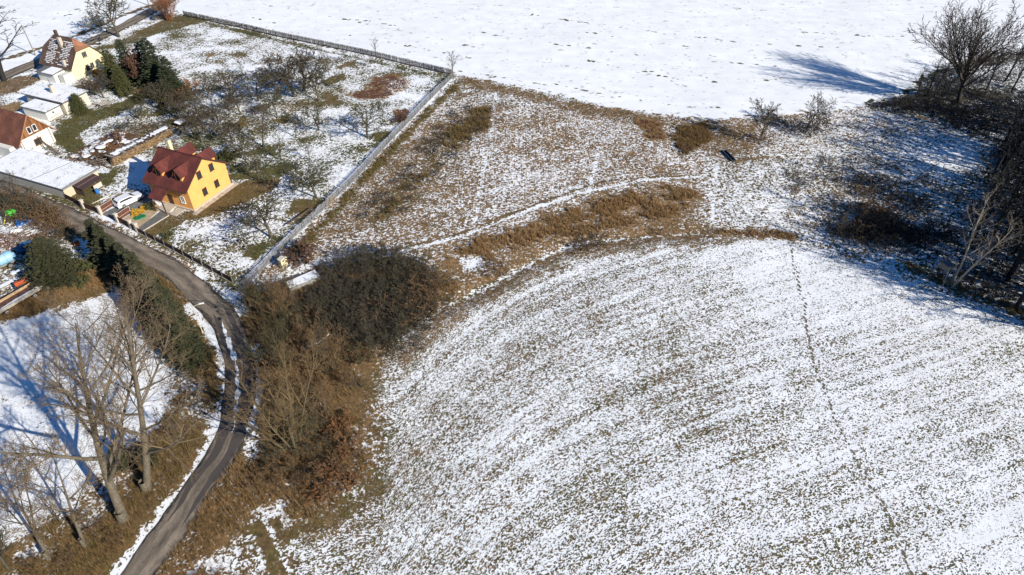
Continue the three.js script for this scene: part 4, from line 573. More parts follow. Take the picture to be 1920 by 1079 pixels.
{ // stone gate posts, panels, open gate leaves
  const post = [[158, 391.5], [190, 403.5], [222, 417.5], [247.5, 429.5], [258.5, 435.5]], G3 = post.map(([x, y]) => at(x, y));
  const lab = ['stone gate pillar farthest left, by the long shed', 'stone pillar at the left side of the open driveway gate', 'stone pillar at the right side of the open driveway gate', 'stone pillar left of the garden wicket gate', 'stone pillar right of the wicket, where the board fence starts'];
  const proto0 = new THREE.Group(); part(proto0, 'shaft', rbox(0.5, 1.85, 0.5, 0.03, 0, -0.15), M.stone); part(proto0, 'cap', rbox(0.66, 0.14, 0.66, 0.04, 0, 1.702), M.offwhite);
  G3.forEach((p, i) => { const t = i ? proto0.clone() : proto0; t.name = numbered('gate_pillar'); tag(t, lab[i], 'gate pillar', 'stone gate pillars'); t.position.copy(p); t.rotation.y = rad(-27); scene.add(t); });
  const panel = (a, b, y0, y1, name, label, cat, gap = 0.3, frame) => { const t = thing(name, null, 0, label, cat), d = b.clone().sub(a), len = Math.hypot(d.x, d.z) - gap * 2, n = 5, c = a.clone().add(b).multiplyScalar(0.5), ry = Math.atan2(-d.z, d.x), hh = (y1 - y0) / n; t.position.copy(c); t.rotation.y = ry;
    for (let i = 0; i < n; i++) part(t, 'slat', box(len, hh - 0.05, 0.05, 0, y0 + i * hh, 0), frame ? M.trimWarm ??= timber(0.17, 0.06, 0.035) : M.trim); if (frame) part(t, 'frame', join([box(0.07, y1 - y0 + 0.06, 0.07, -len / 2, y0 - 0.03, 0), box(0.07, y1 - y0 + 0.06, 0.07, len / 2, y0 - 0.03, 0), box(len, 0.05, 0.07, 0, y1, 0), box(len, 0.05, 0.07, 0, y0 + 2 * hh - 0.04, 0.0)]), M.offwhite); else part(t, 'footing', box(len + 0.2, 0.24, 0.2, 0, -0.1, 0), M.concrete); return t; };
  panel(at(124, 374), G3[0], 0.2, 1.35, 'board_fence', 'dark fence panel between the long shed and the first pillar', 'fence');
  panel(G3[0], G3[1], 0.2, 1.35, 'board_fence', 'dark fence panel between the first and second gate pillars', 'fence');
  panel(G3[2], G3[3], 0.2, 1.35, 'board_fence', 'dark fence panel right of the open driveway gate', 'fence'); panel(G3[3], G3[4], 0.1, 1.3, 'wicket_gate', 'narrow dark wicket gate between two stone pillars', 'gate', 0.26);
  const inw = new THREE.Vector3(Math.cos(rad(67)), 0, -Math.sin(rad(67)));
  panel(G3[1].clone().addScaledVector(inw, 0.1), G3[1].clone().addScaledVector(inw, 3.1), 0.25, 1.55, 'gate_leaf', 'left leaf of the brown driveway gate standing open', 'gate', 0.15, true); panel(G3[2].clone().addScaledVector(inw, 0.1), G3[2].clone().addScaledVector(inw, 3.1), 0.25, 1.55, 'gate_leaf', 'right leaf of the brown driveway gate, open behind the car', 'gate', 0.15, true);
}
// ------------------------------------------------------------------ paved sheets in the yard
function sheet(name, px, lift, material, label, cat) { const L = GL(px), s = new THREE.Shape(L.map(([x, z]) => new THREE.Vector2(x, z))), g = new THREE.ExtrudeGeometry(s, { depth: 0.12, bevelEnabled: false }); g.rotateX(-Math.PI / 2); let y = 0; for (const [x, z] of L) y += ground(x, z) / L.length; g.translate(0, y + lift - 0.12, 0); return single(name, g, material, label, cat, null, 'structure'); }
sheet('driveway', [[190, 403], [221, 416], [242, 403], [284, 374], [274, 364], [250, 366], [226, 385]], 0.07, M.slabs, 'grey paved driveway under the white car', 'driveway');
sheet('gravel_bed', [[243, 404], [284, 375], [303, 392], [258, 431], [224, 416]], 0.06, M.gravel, 'tan gravel bed with shrubs beside the car', 'gravel bed');
sheet('garden_path', [[257, 431], [266, 436], [316, 406], [303, 396]], 0.10, M.slabs, 'dark paved path from the wicket to the porch', 'path');
{ const a = at(267, 436), b = at(317, 406); single('kerb', bar([a.x, a.y + 0.1, a.z], [b.x, b.y + 0.1, b.z], 0.12, 0.16), M.offwhite, 'pale kerb edging the dark garden path', 'kerb'); const c = at(172, 384), d = at(208, 366); single('kerb', bar([c.x, c.y + 0.05, c.z], [d.x, d.y + 0.05, d.z], 0.12, 0.14), M.offwhite, 'pale kerb along the dry flower bed', 'kerb'); }
{ const p = at(262, 409, 0.05), g = rbox(3.0, 0.14, 2.0, 0.06); const c = cyl(1.35, 1.25, 0.16, 28); c.scale(0.78, 1, 0.6); const t = single('sandpit_cover', c, mat('greencover', 0.015, 0.17, 0.06, 0.5), 'oval green plastic cover lying on the gravel bed', 'cover'); t.position.copy(p); t.rotation.y = rad(30); }
{ // paving slabs of the yard corner, cleared
  const t = thing('paving', null, 0, 'row of grey paving slabs showing through the snow behind the car', 'paving'), R = RNG(12); for (let i = 0; i < 7; i++) { const p = at(232 + i * 5.4, 355 + i * 1.9 + (i % 2) * 1.4); const g = box(0.75, 0.08, 0.55, p.x, p.y - 0.01, p.z, 0, rad(67) + R() * 0.1); part(t, 'slab', g, M.slabs); }
}
// ------------------------------------------------------------------ vehicles
function makeCar(name, paint, label, cat = 'car') {
  const t = thing(name, null, 0, label, cat);
  const body = prism([[-2.28, 0.32], [-1.95, 0.26], [1.9, 0.26], [2.22, 0.34], [2.32, 0.62], [2.2, 0.80], [1.15, 0.97], [-2.2, 1.02], [-2.34, 0.72]], -0.88, 0.88, 0.06);
  part(t, 'body', body, paint);
  const cab = prism([[-2.16, 1.0], [1.1, 0.96], [0.35, 1.40], [-0.1, 1.47], [-1.55, 1.47], [-1.95, 1.34]], -0.76, 0.76, 0.06); part(t, 'cabin', cab, paint);
  const side = [[-1.85, 1.06], [0.72, 1.03], [0.22, 1.34], [-0.1, 1.385], [-1.45, 1.385], [-1.72, 1.30]];
  for (const s of [-1, 1]) part(t, 'side_window', prism(side, s * 0.757 - 0.008, s * 0.757 + 0.016), glass);
  part(t, 'windscreen', slab([[1.02, 1.025, 0.64], [1.02, 1.025, -0.64], [0.40, 1.40, -0.6], [0.40, 1.40, 0.6]], 0.03).translate(0.035, 0.03, 0), glass);
  part(t, 'rear_window', slab([[-2.2, 1.05, 0.62], [-2.2, 1.05, -0.62], [-1.99, 1.33, -0.58], [-1.99, 1.33, 0.58]], 0.03).translate(-0.035, 0.02, 0), glass);
  for (const s of [-1, 1]) { part(t, 'roof_rail', join([bar([-1.5, 1.54, s * 0.68], [0.0, 1.53, s * 0.68], 0.04)]), mat('rail', 0.25, 0.25, 0.26, 0.4)); part(t, 'headlight', rbox(0.14, 0.16, 0.38, 0.04, 2.22, 0.62, s * 0.62), mat('lamp', 0.6, 0.62, 0.65, 0.15)); part(t, 'tail_light', rbox(0.12, 0.26, 0.24, 0.04, -2.25, 0.72, s * 0.74), mat('tail', 0.25, 0.012, 0.012, 0.25)); part(t, 'mirror', rbox(0.18, 0.14, 0.2, 0.04, 0.72, 1.0, s * 0.98), paint); }
  part(t, 'bumper', join([rbox(0.16, 0.22, 1.7, 0.06, -2.28, 0.34), rbox(0.16, 0.2, 1.7, 0.06, 2.28, 0.32)]), mat('bumper', 0.05, 0.05, 0.055, 0.6)); part(t, 'number_plate', box(0.02, 0.11, 0.52, -2.37, 0.66, 0), mat('plate', 0.7, 0.7, 0.68, 0.5));
  for (const x of [-1.38, 1.40]) for (const s of [-1, 1]) { const wv = part(t, 'wheel', cyl(0.34, 0.34, 0.24, 20, x, 0.34, s * 0.80, 'z'), M.rubber); part(wv, 'rim', cyl(0.22, 0.22, 0.02, 14, x, 0.34, s * 0.925, 'z'), M.steel); }
  return t;
}
function orient(t, pa, pb) { const a = at(...pa), b = at(...pb); t.position.copy(a).add(b).multiplyScalar(0.5); t.rotation.y = Math.atan2(-(b.z - a.z), b.x - a.x); return t; }
const car = orient(makeCar('parked_car', new THREE.MeshPhysicalMaterial({ color: C(0.80, 0.81, 0.82), roughness: 0.35, clearcoat: 0.8, clearcoatRoughness: 0.1 }), 'white estate car parked on the driveway of the yellow house'), [223, 391], [263, 372]); car.position.y += 0.09; car.scale.setScalar(1.06);
{ const c2 = orient(makeCar('parked_car', new THREE.MeshPhysicalMaterial({ color: C(0.05, 0.04, 0.04), roughness: 0.4, clearcoat: 0.7 }), 'dark snow dusted car half hidden under the reddish willow'), [287, 37], [318, 33]); const s = part(c2, 'snow_patch', join([rbox(1.3, 0.06, 1.1, 0.02, -0.8, 1.52, 0), rbox(0.7, 0.05, 1.2, 0.02, 1.55, 0.93, 0)]), snow); }
const wheelGeo = (r, w, x, y, z) => [cyl(r, r, w, 22, x, y, z, 'z'), cyl(r * 0.58, r * 0.58, w + 0.02, 16, x, y, z, 'z'), cyl(r * 0.16, r * 0.16, w + 0.06, 10, x, y, z, 'z')];
function wheel(t, r, w, x, y, z, rim) { const g = wheelGeo(r, w, x, y, z), o = part(t, 'wheel', g[0], M.rubber); part(o, 'rim', g[1], rim); part(o, 'hub', g[2], M.rubber); return o; }
{ // orange tractor
  const t = thing('tractor', null, 0, 'old orange tractor with white wheel rims beside the big spruce', 'tractor'), or = mat('tractor', 0.42, 0.085, 0.025, 0.55), wr = mat('wrim', 0.55, 0.52, 0.46, 0.6), dk = mat('tdark', 0.04, 0.042, 0.045, 0.7);
  part(t, 'hood', join([rbox(1.9, 0.62, 0.72, 0.1, 1.0, 0.85, 0)]), or); part(t, 'engine', rbox(1.7, 0.5, 0.5, 0.05, 0.95, 0.45, 0), dk); part(t, 'chassis', rbox(1.6, 0.4, 0.5, 0.05, -0.4, 0.55, 0), dk); for (const s of [-1, 1]) part(t, 'mudguard', rbox(1.3, 0.08, 0.4, 0.03, -0.75, 1.52, s * 0.74), or);
  part(t, 'seat', join([rbox(0.45, 0.1, 0.5, 0.04, -0.75, 1.15, 0), rbox(0.1, 0.45, 0.5, 0.04, -0.98, 1.2, 0)]), dk); part(t, 'steering_wheel', (() => { const g = new THREE.TorusGeometry(0.2, 0.02, 6, 16); g.rotateX(1.2); g.translate(-0.1, 1.55, 0); return g; })(), dk); part(t, 'cab_frame', join([bar([-1.1, 1.5, -0.6], [-1.1, 2.35, -0.55], 0.07), bar([-1.1, 1.5, 0.6], [-1.1, 2.35, 0.55], 0.07), bar([0.1, 1.4, -0.5], [-0.1, 2.35, -0.5], 0.07), bar([0.1, 1.4, 0.5], [-0.1, 2.35, 0.5], 0.07)]), dk); part(t, 'cab_roof', rbox(1.4, 0.1, 1.3, 0.04, -0.6, 2.35, 0), dk); part(t, 'exhaust', rod([1.2, 1.4, 0.2], [1.2, 2.2, 0.2], 0.04), dk);
  for (const s of [-1, 1]) { wheel(t, 0.72, 0.4, -0.75, 0.72, s * 0.80, wr); wheel(t, 0.40, 0.24, 1.45, 0.40, s * 0.68, wr); }
  part(t, 'bumper', rbox(0.15, 0.3, 0.8, 0.03, 2.02, 0.6, 0), dk); orient(t, [70, 528], [44, 540]); 
}
{ // long flat farm trailer with board sides
  const t = thing('farm_trailer', null, 0, 'long flat wooden farm trailer with snow lying in its bed', 'trailer'), l = 7.4, w = 2.3, gr = mat('trim', 0.42, 0.40, 0.36, 0.7);
  part(t, 'bed', box(l, 0.12, w, 0, 0.95, 0), timber(0.14, 0.065, 0.045)); for (const s of [-1, 1]) part(t, 'side_board', box(l, 0.48, 0.07, 0, 1.0, s * (w / 2)), s > 0 ? timber(0.47, 0.42, 0.33) : timber(0.52, 0.36, 0.20)); part(t, 'end_board', box(0.07, 0.42, w, l / 2 - 0.05, 1.0, 0), timber(0.25, 0.12, 0.07)); part(t, 'end_board', box(0.07, 0.42, w, -l / 2 + 0.05, 1.0, 0), timber(0.25, 0.12, 0.07));
  part(t, 'frame', join([box(l, 0.18, 0.12, 0, 0.74, -0.5), box(l, 0.18, 0.12, 0, 0.74, 0.5), box(0.12, 0.3, 1.8, -2.2, 0.45, 0), box(0.12, 0.3, 1.8, 2.2, 0.45, 0)]), M.rust); for (const x of [-2.2, 2.2]) for (const s of [-1, 1]) wheel(t, 0.48, 0.3, x, 0.48, s * 0.95, gr);
  part(t, 'drawbar', join([bar([l / 2, 0.75, 0.4], [l / 2 + 1.3, 0.6, 0], 0.09), bar([l / 2, 0.75, -0.4], [l / 2 + 1.3, 0.6, 0], 0.09)]), M.fresh); const sn = []; const R = RNG(8); for (let i = 0; i < 7; i++) { const q = new THREE.SphereGeometry(0.5 + 0.3 * R(), 10, 6); q.scale(1.5, 0.16, 0.75); q.translate(-2.9 + i * 0.95, 1.07, 0.55 + 0.15 * (R() - 0.5)); sn.push(q); } part(t, 'snow_patch', join(sn), snow); orient(t, [2, 590], [66, 552]);
}
{ // pale blue tanker trailer
  const t = thing('water_tanker', null, 0, 'pale blue cylindrical water tanker on wheels at the left edge', 'tanker'), bl = mat('tank', 0.26, 0.46, 0.60, 0.5); const c = new THREE.CapsuleGeometry(0.95, 3.4, 6, 20); c.rotateZ(Math.PI / 2); c.translate(0, 1.5, 0); part(t, 'tank', c, bl); part(t, 'band', join([-1.2, 0, 1.2].map((x) => { const g = new THREE.TorusGeometry(0.955, 0.03, 6, 28); g.rotateY(Math.PI / 2); g.translate(x, 1.5, 0); return g; })), mat('band', 0.12, 0.24, 0.33, 0.5)); part(t, 'hatch', cyl(0.3, 0.3, 0.16, 14, 0.7, 2.4, 0), mat('hatch', 0.2, 0.14, 0.12)); part(t, 'frame', join([box(4.6, 0.2, 0.14, 0, 0.5, 0.5), box(4.6, 0.2, 0.14, 0, 0.5, -0.5), bar([2.2, 0.6, 0], [3.4, 0.5, 0], 0.12)]), M.greyBoard); for (const s of [-1, 1]) { wheel(t, 0.45, 0.25, 1.2, 0.45, s * 0.95, M.steel); wheel(t, 0.45, 0.25, -0.9, 0.45, s * 0.95, M.steel); } orient(t, [-22, 513], [26, 493]);
}
{ // small hand cart by the round bush
  const t = thing('hand_cart', null, 0, 'small grey two wheeled wooden cart standing on the grass', 'cart'); part(t, 'bed', box(2.2, 0.1, 1.1, 0, 0.6, 0), M.greyBoard); for (const s of [-1, 1]) { part(t, 'side_board', box(2.2, 0.4, 0.05, 0, 0.7, s * 0.55), M.greyBoard); const wv = part(t, 'wheel', (() => { const g = new THREE.TorusGeometry(0.46, 0.05, 6, 22); g.translate(0.5, 0.5, s * 0.72); return g; })(), M.greyBoard); part(wv, 'spoke', join(Array.from({ length: 4 }, (_, i) => { const a = i * Math.PI / 4; return bar([0.5 - 0.44 * Math.cos(a), 0.5 - 0.44 * Math.sin(a), s * 0.72], [0.5 + 0.44 * Math.cos(a), 0.5 + 0.44 * Math.sin(a), s * 0.72], 0.045); })), M.greyBoard); } part(t, 'shaft', join([bar([-1.0, 0.6, 0.4], [-2.6, 0.15, 0.3], 0.07), bar([-1.0, 0.6, -0.4], [-2.6, 0.15, -0.3], 0.07), bar([1.0, 0.7, 0.5], [1.1, 1.5, 0.5], 0.06), bar([-0.2, 0.7, 0.55], [-0.3, 1.5, 0.6], 0.06)]), M.greyBoard); part(t, 'axle', rod([0.5, 0.5, -0.75], [0.5, 0.5, 0.75], 0.05), M.rust); orient(t, [184, 203], [209, 195]);
}
// ------------------------------------------------------------------ firewood, heaps and things lying about
{ const t = thing('firewood_stack', null, 0, 'long stack of split firewood under snowy boards between the yellow house and the sheds', 'firewood stack'), l = 14.5, h = 1.75, R = RNG(51); // local x along, front face +z
  const logs = [[], [], [], []]; for (let r = 0; r < 8; r++) for (let i = 0; i < 64; i++) { const x = -l / 2 + (i + 0.5) * l / 64 + (R() - 0.5) * 0.05, y = 0.1 + r * 0.215 + (R() - 0.5) * 0.04, g = cyl(0.11 + 0.03 * R(), 0.1, 1.0, 6, x, y, 0.06 * (R() - 0.5), 'z'); logs[(R() * 4) | 0].push(g); }
  logs.forEach((g, i) => { part(t, 'log', join(g), [M.logDark, M.log, timber(0.36, 0.22, 0.10), timber(0.26, 0.18, 0.10)][i]).userData.kind = 'stuff'; });
  const back = []; for (let i = 0; i < 40; i++) back.push(cyl(0.12, 0.11, 1.2, 6, -l / 2 + 0.4 + (i % 20) * 0.7, 0.2 + (i < 20 ? 0 : 0.35), -1.2 + R() * 0.3, 'z')); part(t, 'rear_logs', join(back), M.logDark).userData.kind = 'stuff';
  const pm = [M.greyBoard, M.darkBoard, M.darkBoard, timber(0.13, 0.12, 0.11)]; for (let i = 0; i < 52; i++) { const x = -l / 2 + (i + 0.5) * l / 52; part(t, 'plank', box(0.24 + 0.12 * R(), 0.04, 1.9 + 0.9 * R(), x, h + 0.07 + 0.05 * R(), -0.55 + 0.3 * R(), 0.06 * (R() - 0.5) + 0.05, 0.5 * (R() - 0.5)), pm[(R() * 4) | 0]); }
  const sn = []; for (let i = 0; i < 60; i++) { const q = box(0.25 + 0.5 * R(), 0.05, 0.25 + 0.5 * R(), -l / 2 + R() * l, h + 0.135 + 0.03 * R(), -0.5 + 1.1 * (R() - 0.5), 0.04, R() * 3); sn.push(q); } sn.push(box(3.0, 0.07, 1.0, l / 2 - 1.7, h + 0.16, -0.5)); part(t, 'snow_patch', join(sn), snow).userData.kind = 'stuff'; orient(t, [212, 312], [322, 254]);
}
function heap(name, px, py, w, d, h, n, len, r, mats2, label, cat, seed, turn = 0) { const t = thing(name, at(px, py), turn, label, cat), R = RNG(seed), g = mats2.map(() => []); for (let i = 0; i < n; i++) { const x = (R() - 0.5) * w, z = (R() - 0.5) * d, e = Math.max(0, 1 - (x / w * 2) ** 2) * Math.max(0, 1 - (z / d * 2) ** 2), y = h * e * R() + 0.05, a = R() * 6.28, q = (R() - 0.4) * 0.7, L = len * (0.6 + 0.8 * R()), v = [Math.cos(a) * Math.cos(q) * L / 2, Math.sin(q) * L / 2, Math.sin(a) * Math.cos(q) * L / 2]; g[(R() * mats2.length) | 0].push(rod([x - v[0], Math.max(0, y - v[1]), z - v[2]], [x + v[0], y + v[1], z + v[2]], r * (0.6 + 0.8 * R()), r * 0.4, 4)); } g.forEach((q, i) => { if (q.length) part(t, 'branch', join(q), mats2[i]).userData.kind = 'stuff'; }); return t; }
heap('branch_heap', 205, 277, 12.5, 8.5, 1.7, 900, 2.2, 0.04, [B.brownTwig, B.orchardTwig, B.rustTwig], 'wide heap of brown brushwood with snow behind the firewood stack', 'brush heap', 61, TURN);
{ const p = at(205, 277), R = RNG(66), g = []; for (let i = 0; i < 46; i++) { const x = (R() - 0.5) * 11, z = (R() - 0.5) * 7, e = Math.max(0, 1 - (x / 6.2) ** 2) * Math.max(0, 1 - (z / 4.2) ** 2), q = new THREE.SphereGeometry(0.35 + 0.5 * R(), 9, 5); q.scale(1.3, 0.22, 1); q.rotateY(R() * 3); q.translate(x, 1.55 * e * (0.55 + 0.45 * R()) + 0.05, z); g.push(q); } const t = single('snow_clump', join(g), snow, 'clumps of snow lying on the brushwood heap behind the firewood', 'snow', null, 'stuff'); t.position.copy(p); t.rotation.y = TURN; }
heap('timber_heap', 196, 302, 5, 3.5, 1.6, 90, 3.2, 0.07, [M.greyBoard, M.darkBoard, M.logDark], 'tangle of old boards and poles at the near end of the firewood stack', 'timber heap', 62, TURN);
{ const t = thing('leaning_poles', null, 0, 'bundle of long wooden poles lying against the white village house', 'poles'), a = at(108, 290), b = at(78, 278), R = RNG(13); for (let i = 0; i < 9; i++) part(t, 'pole', rod([a.x + R() * 1.2, a.y + 0.1 + R() * 0.3, a.z + R() * 1.0], [b.x + R() * 0.8, b.y + 2.3 + R() * 0.6, b.z + R() * 0.6], 0.05, 0.04), [M.greyBoard, M.darkBoard, M.logDark][i % 3]); }
{ const t = thing('low_roof', at(68, 297), TURN, 'low snow covered lean-to roof between the long shed and the white house', 'lean-to'); part(t, 'wall', box(2.6, 1.3, 4.2, 0, -0.2, 0), M.darkBoard); snowRoof(t, [[-1.5, 1.15, 2.3], [1.5, 1.35, 2.3], [1.5, 1.35, -2.3], [-1.5, 1.15, -2.3]], 0.08, 0.06); }
{ const p = at(183.5, 363.5), t = thing('barrel', p, 0.3, 'bright blue plastic barrel beside the lean-to', 'barrel'), prof = [[0, 0], [0.3, 0], [0.33, 0.08], [0.36, 0.3], [0.36, 0.62], [0.33, 0.86], [0.3, 0.92], [0, 0.92]].map((q) => new THREE.Vector2(...q)); part(t, 'drum', new THREE.LatheGeometry(prof, 18), mat('bluedrum', 0.03, 0.16, 0.42, 0.45)); part(t, 'lid', cyl(0.3, 0.3, 0.04, 18, 0, 0.922, 0), mat('bluelid', 0.05, 0.22, 0.5, 0.45)); }
{ const t = thing('garden_bench', at(99, 283), TURN, 'white bench planks beside the white house wall', 'bench'); part(t, 'seat', join([box(2.0, 0.06, 0.2, 0, 0.45, 0.14), box(2.0, 0.06, 0.2, 0, 0.45, -0.12)]), M.offwhite); for (const x of [-0.8, 0.8]) part(t, 'leg', box(0.1, 0.45, 0.4, x, 0, 0), M.greyBoard); }
// scrap yard, left edge
function tarp(px, py, w, d, h, m, label, seed, turn = 0.5) { const g = new THREE.PlaneGeometry(w, d, 22, 18); g.rotateX(-Math.PI / 2); const P = g.attributes.position; for (let i = 0; i < P.count; i++) { const x = P.getX(i) / w * 2, z = P.getZ(i) / d * 2, e = Math.max(0, 1 - Math.abs(x) ** 3) * Math.max(0, 1 - Math.abs(z) ** 3); P.setY(i, h * Math.pow(e, 0.5) * (0.85 + 0.3 * vn(x * 2 + seed, z * 2)) + 0.16 * vn(x * 5 + seed, z * 5) + 0.06); P.setX(i, P.getX(i) * (1 + 0.12 * vn(z * 3, seed))); } g.computeVertexNormals(); const t = single('tarpaulin', g, m, label, 'tarpaulin'); t.position.copy(at(px, py)); t.rotation.y = turn; return t; }
tarp(51, 418, 3.6, 2.4, 1.1, mat('tarpblue', 0.025, 0.10, 0.30, 0.4), 'crumpled blue tarpaulin over a heap in the scrap yard', 3, 0.6);
tarp(40, 428, 3.6, 2.2, 0.5, mat('tarpwhite', 0.7, 0.69, 0.67, 0.6), 'white sheet spread on the ground in front of the blue tarpaulin', 9, 0.6);
{ const t = thing('scrap_machine', at(20, 411), 0.7, 'bright green farm machine part with a yellow chute in the scrap yard', 'machine'); const gr = mat('green', 0.07, 0.42, 0.04, 0.45); const hop = new THREE.LatheGeometry([[0.3, 0], [0.75, 0.5], [0.95, 1.0], [0.9, 1.05]].map((q) => new THREE.Vector2(...q)), 18); hop.translate(0.4, 0.4, 0); part(t, 'hopper', hop, gr); const dome = new THREE.SphereGeometry(0.9, 16, 8, 0, 6.3, 0, 1.5); dome.scale(1, 0.45, 1); dome.translate(0.4, 1.42, 0); part(t, 'lid', dome, gr); part(t, 'chute', bar([-0.3, 1.5, 0.5], [-1.3, 0.3, 1.3], 0.32, 0.12), mat('yel', 0.6, 0.46, 0.03, 0.5)); part(t, 'frame', join([bar([-0.4, 0, -0.6], [-0.4, 0.9, -0.6], 0.09), bar([1.1, 0, -0.6], [1.1, 0.9, -0.6], 0.09), bar([-0.4, 0, 0.6], [-0.4, 0.9, 0.6], 0.09), bar([1.1, 0, 0.6], [1.1, 0.9, 0.6], 0.09), box(1.8, 0.1, 1.4, 0.35, 0.35, 0)]), mat('dkframe', 0.05, 0.07, 0.03)); }
{ const t = thing('plank_stack', null, 0, 'stack of weathered planks streaked with snow behind the white sheet', 'plank stack'), R = RNG(19); for (let i = 0; i < 14; i++) part(t, 'plank', box(4.2 + R(), 0.06, 0.22, (R() - 0.5) * 0.6, 0.1 + 0.07 * (i % 3), -1.4 + i * 0.21, 0, 0.05 * (R() - 0.5)), i % 3 ? M.greyBoard : M.logDark); const sn = []; for (let i = 0; i < 12; i++) sn.push(box(1.2 + R() * 1.5, 0.04, 0.12, (R() - 0.5) * 2.5, 0.32, -1.4 + i * 0.25)); part(t, 'snow_streak', join(sn), snow).userData.kind = 'stuff'; orient(t, [52, 437], [80, 424]); }
for (const [pa, pb, label, s] of [[[-6, 458], [18, 447], 'rusty steel beams lying by the left edge of the scrap yard', 1], [[84, 448], [104, 440], 'grey boards with snow on them beside the spruce top', 2], [[14, 520], [52, 500], 'brown beam in the snow behind the orange tractor', 3], [[-10, 545], [40, 520], 'long pale beam in the snow left of the orange tractor', 4]]) { const t = thing('beam_pile', null, 0, label, 'beams'), R = RNG(s * 17), l = at(...pa).distanceTo(at(...pb)); for (let i = 0; i < 4; i++) part(t, 'beam', box(l, 0.14, 0.16, 0, 0.05, i * 0.3 - 0.4, 0, 0.04 * (R() - 0.5)), s === 1 ? M.rust : i % 2 ? M.greyBoard : M.logDark); part(t, 'snow_strip', box(l * 0.7, 0.05, 0.8, 0.1, 0.2, 0), snow); orient(t, pa, pb); }
heap('scrap_heap', 28, 452, 8, 5, 1.0, 260, 1.6, 0.05, [M.logDark, M.greyBoard, B.brownTwig, M.rust], 'brown heap of scrap wood and twigs left of the big spruce', 'scrap heap', 71);
heap('scrap_heap', 75, 452, 6, 4, 0.8, 160, 1.6, 0.05, [M.logDark, B.brownTwig], 'dark brushwood heap between the plank stack and the spruce', 'scrap heap', 72);
{ const t = thing('wreck', at(58, 468), 0.6, 'dark blue scrapped car body partly under snow behind the spruce', 'car wreck'); part(t, 'body', rbox(4.0, 0.75, 1.7, 0.18, 0, 0.25, 0), mat('wreck', 0.04, 0.11, 0.22, 0.5)); part(t, 'cabin', rbox(1.9, 0.55, 1.45, 0.16, -0.3, 0.95, 0), mat('wreck', 0.04, 0.11, 0.22, 0.5)); part(t, 'window', box(1.5, 0.34, 1.47, -0.3, 1.04, 0), glass); for (const x of [-1.25, 1.25]) for (const s of [-1, 1]) part(t, 'wheel', cyl(0.31, 0.31, 0.2, 14, x, 0.31, s * 0.78, 'z'), M.rubber); part(t, 'snow_patch', rbox(1.2, 0.06, 1.3, 0.02, 1.3, 1.0, 0), snow); }
{ const t = thing('crate', at(145, 460), 0.5, 'orange plastic crate by the hedge near the road', 'crate'), o = mat('crateo', 0.5, 0.13, 0.03, 0.5); part(t, 'wall', join([box(1.3, 0.8, 0.06, 0, 0, 0.5), box(1.3, 0.8, 0.06, 0, 0, -0.5), box(0.06, 0.8, 0.94, 0.62, 0, 0), box(0.06, 0.8, 0.94, -0.62, 0, 0)]), o); part(t, 'floor', box(1.18, 0.05, 0.94, 0, 0.02, 0), o); t.scale.setScalar(0.65); }
{ const p = at(152, 302), t = thing('ash_bin', p, 0, 'dark bin beside the end of the brush heap', 'bin'); part(t, 'drum', cyl(0.3, 0.34, 0.9, 14, 0, -0.05, 0), mat('bin', 0.06, 0.06, 0.05)); part(t, 'rim', (() => { const g = new THREE.TorusGeometry(0.34, 0.03, 6, 16); g.rotateX(Math.PI / 2); g.translate(0, 0.85, 0); return g; })(), M.steel); }
// ------------------------------------------------------------------ smaller structures
{ const t = thing('transformer_kiosk', at(533, 501.5), rad(55), 'cream electricity kiosk with little pitched roof outside the fence corner', 'kiosk'); part(t, 'body', prism([[-0.6, -0.2], [0.6, -0.2], [0.6, 1.75], [0, 1.95], [-0.6, 1.75]], -0.35, 0.35), plaster(0.74, 0.68, 0.44)); part(t, 'cap', join([slab([[-0.7, 1.76, 0.45], [0, 2.0, 0.45], [0, 2.0, -0.45], [-0.7, 1.76, -0.45]], 0.06), slab([[0.7, 1.76, 0.45], [0, 2.0, 0.45], [0, 2.0, -0.45], [0.7, 1.76, -0.45]], 0.06)]), M.offwhite); part(t, 'door', join([box(0.5, 1.4, 0.03, -0.27, 0.15, 0.36), box(0.5, 1.4, 0.03, 0.27, 0.15, 0.36)]), plaster(0.70, 0.63, 0.40)); }
{ const t = thing('culvert_slab', null, 0, 'concrete culvert slab with snow lying on it beside the dark thicket', 'slab'); part(t, 'slab', box(5.2, 0.4, 2.2, 0, 0.25, 0), M.concrete); part(t, 'headwall', box(5.2, 1.2, 0.35, 0, -0.6, 0.95), M.concrete); part(t, 'snow_cover', slab([[-2.5, 0.71, 0.7], [2.5, 0.71, 0.9], [2.5, 0.71, -1.0], [-2.5, 0.71, -1.0]], 0.055), snow); orient(t, [548, 541], [590, 523]); t.position.y += 0.1; const p2 = thing('gravel_pad', null, 0, 'bare brown gravel pad beside the culvert slab', 'pad'); part(p2, 'pad', box(4.5, 0.12, 2.0, 0, 0.0, 0), oldPlaster(0.13, 0.115, 0.10)); orient(p2, [524, 536], [556, 524]); p2.userData.kind = 'structure'; }
{ const t = thing('water_trough', null, 0, 'long black open trough on the meadow below the field-edge tree', 'trough'), dk = mat('trough', 0.02, 0.021, 0.025, 0.5); part(t, 'basin', join([box(4.4, 0.6, 0.1, 0, -0.1, 0.55), box(4.4, 0.6, 0.1, 0, -0.1, -0.55), box(0.1, 0.6, 1.0, 2.15, -0.1, 0), box(0.1, 0.6, 1.0, -2.15, -0.1, 0), box(4.2, 0.06, 1.0, 0, 0.0, 0)]), dk); part(t, 'rim', join([box(4.5, 0.06, 0.16, 0, 0.502, 0.57), box(4.5, 0.06, 0.16, 0, 0.502, -0.57)]), mat('trim2', 0.08, 0.10, 0.14, 0.5)); orient(t, [1358, 285], [1375, 302]); t.scale.set(0.95, 0.7, 0.7); }
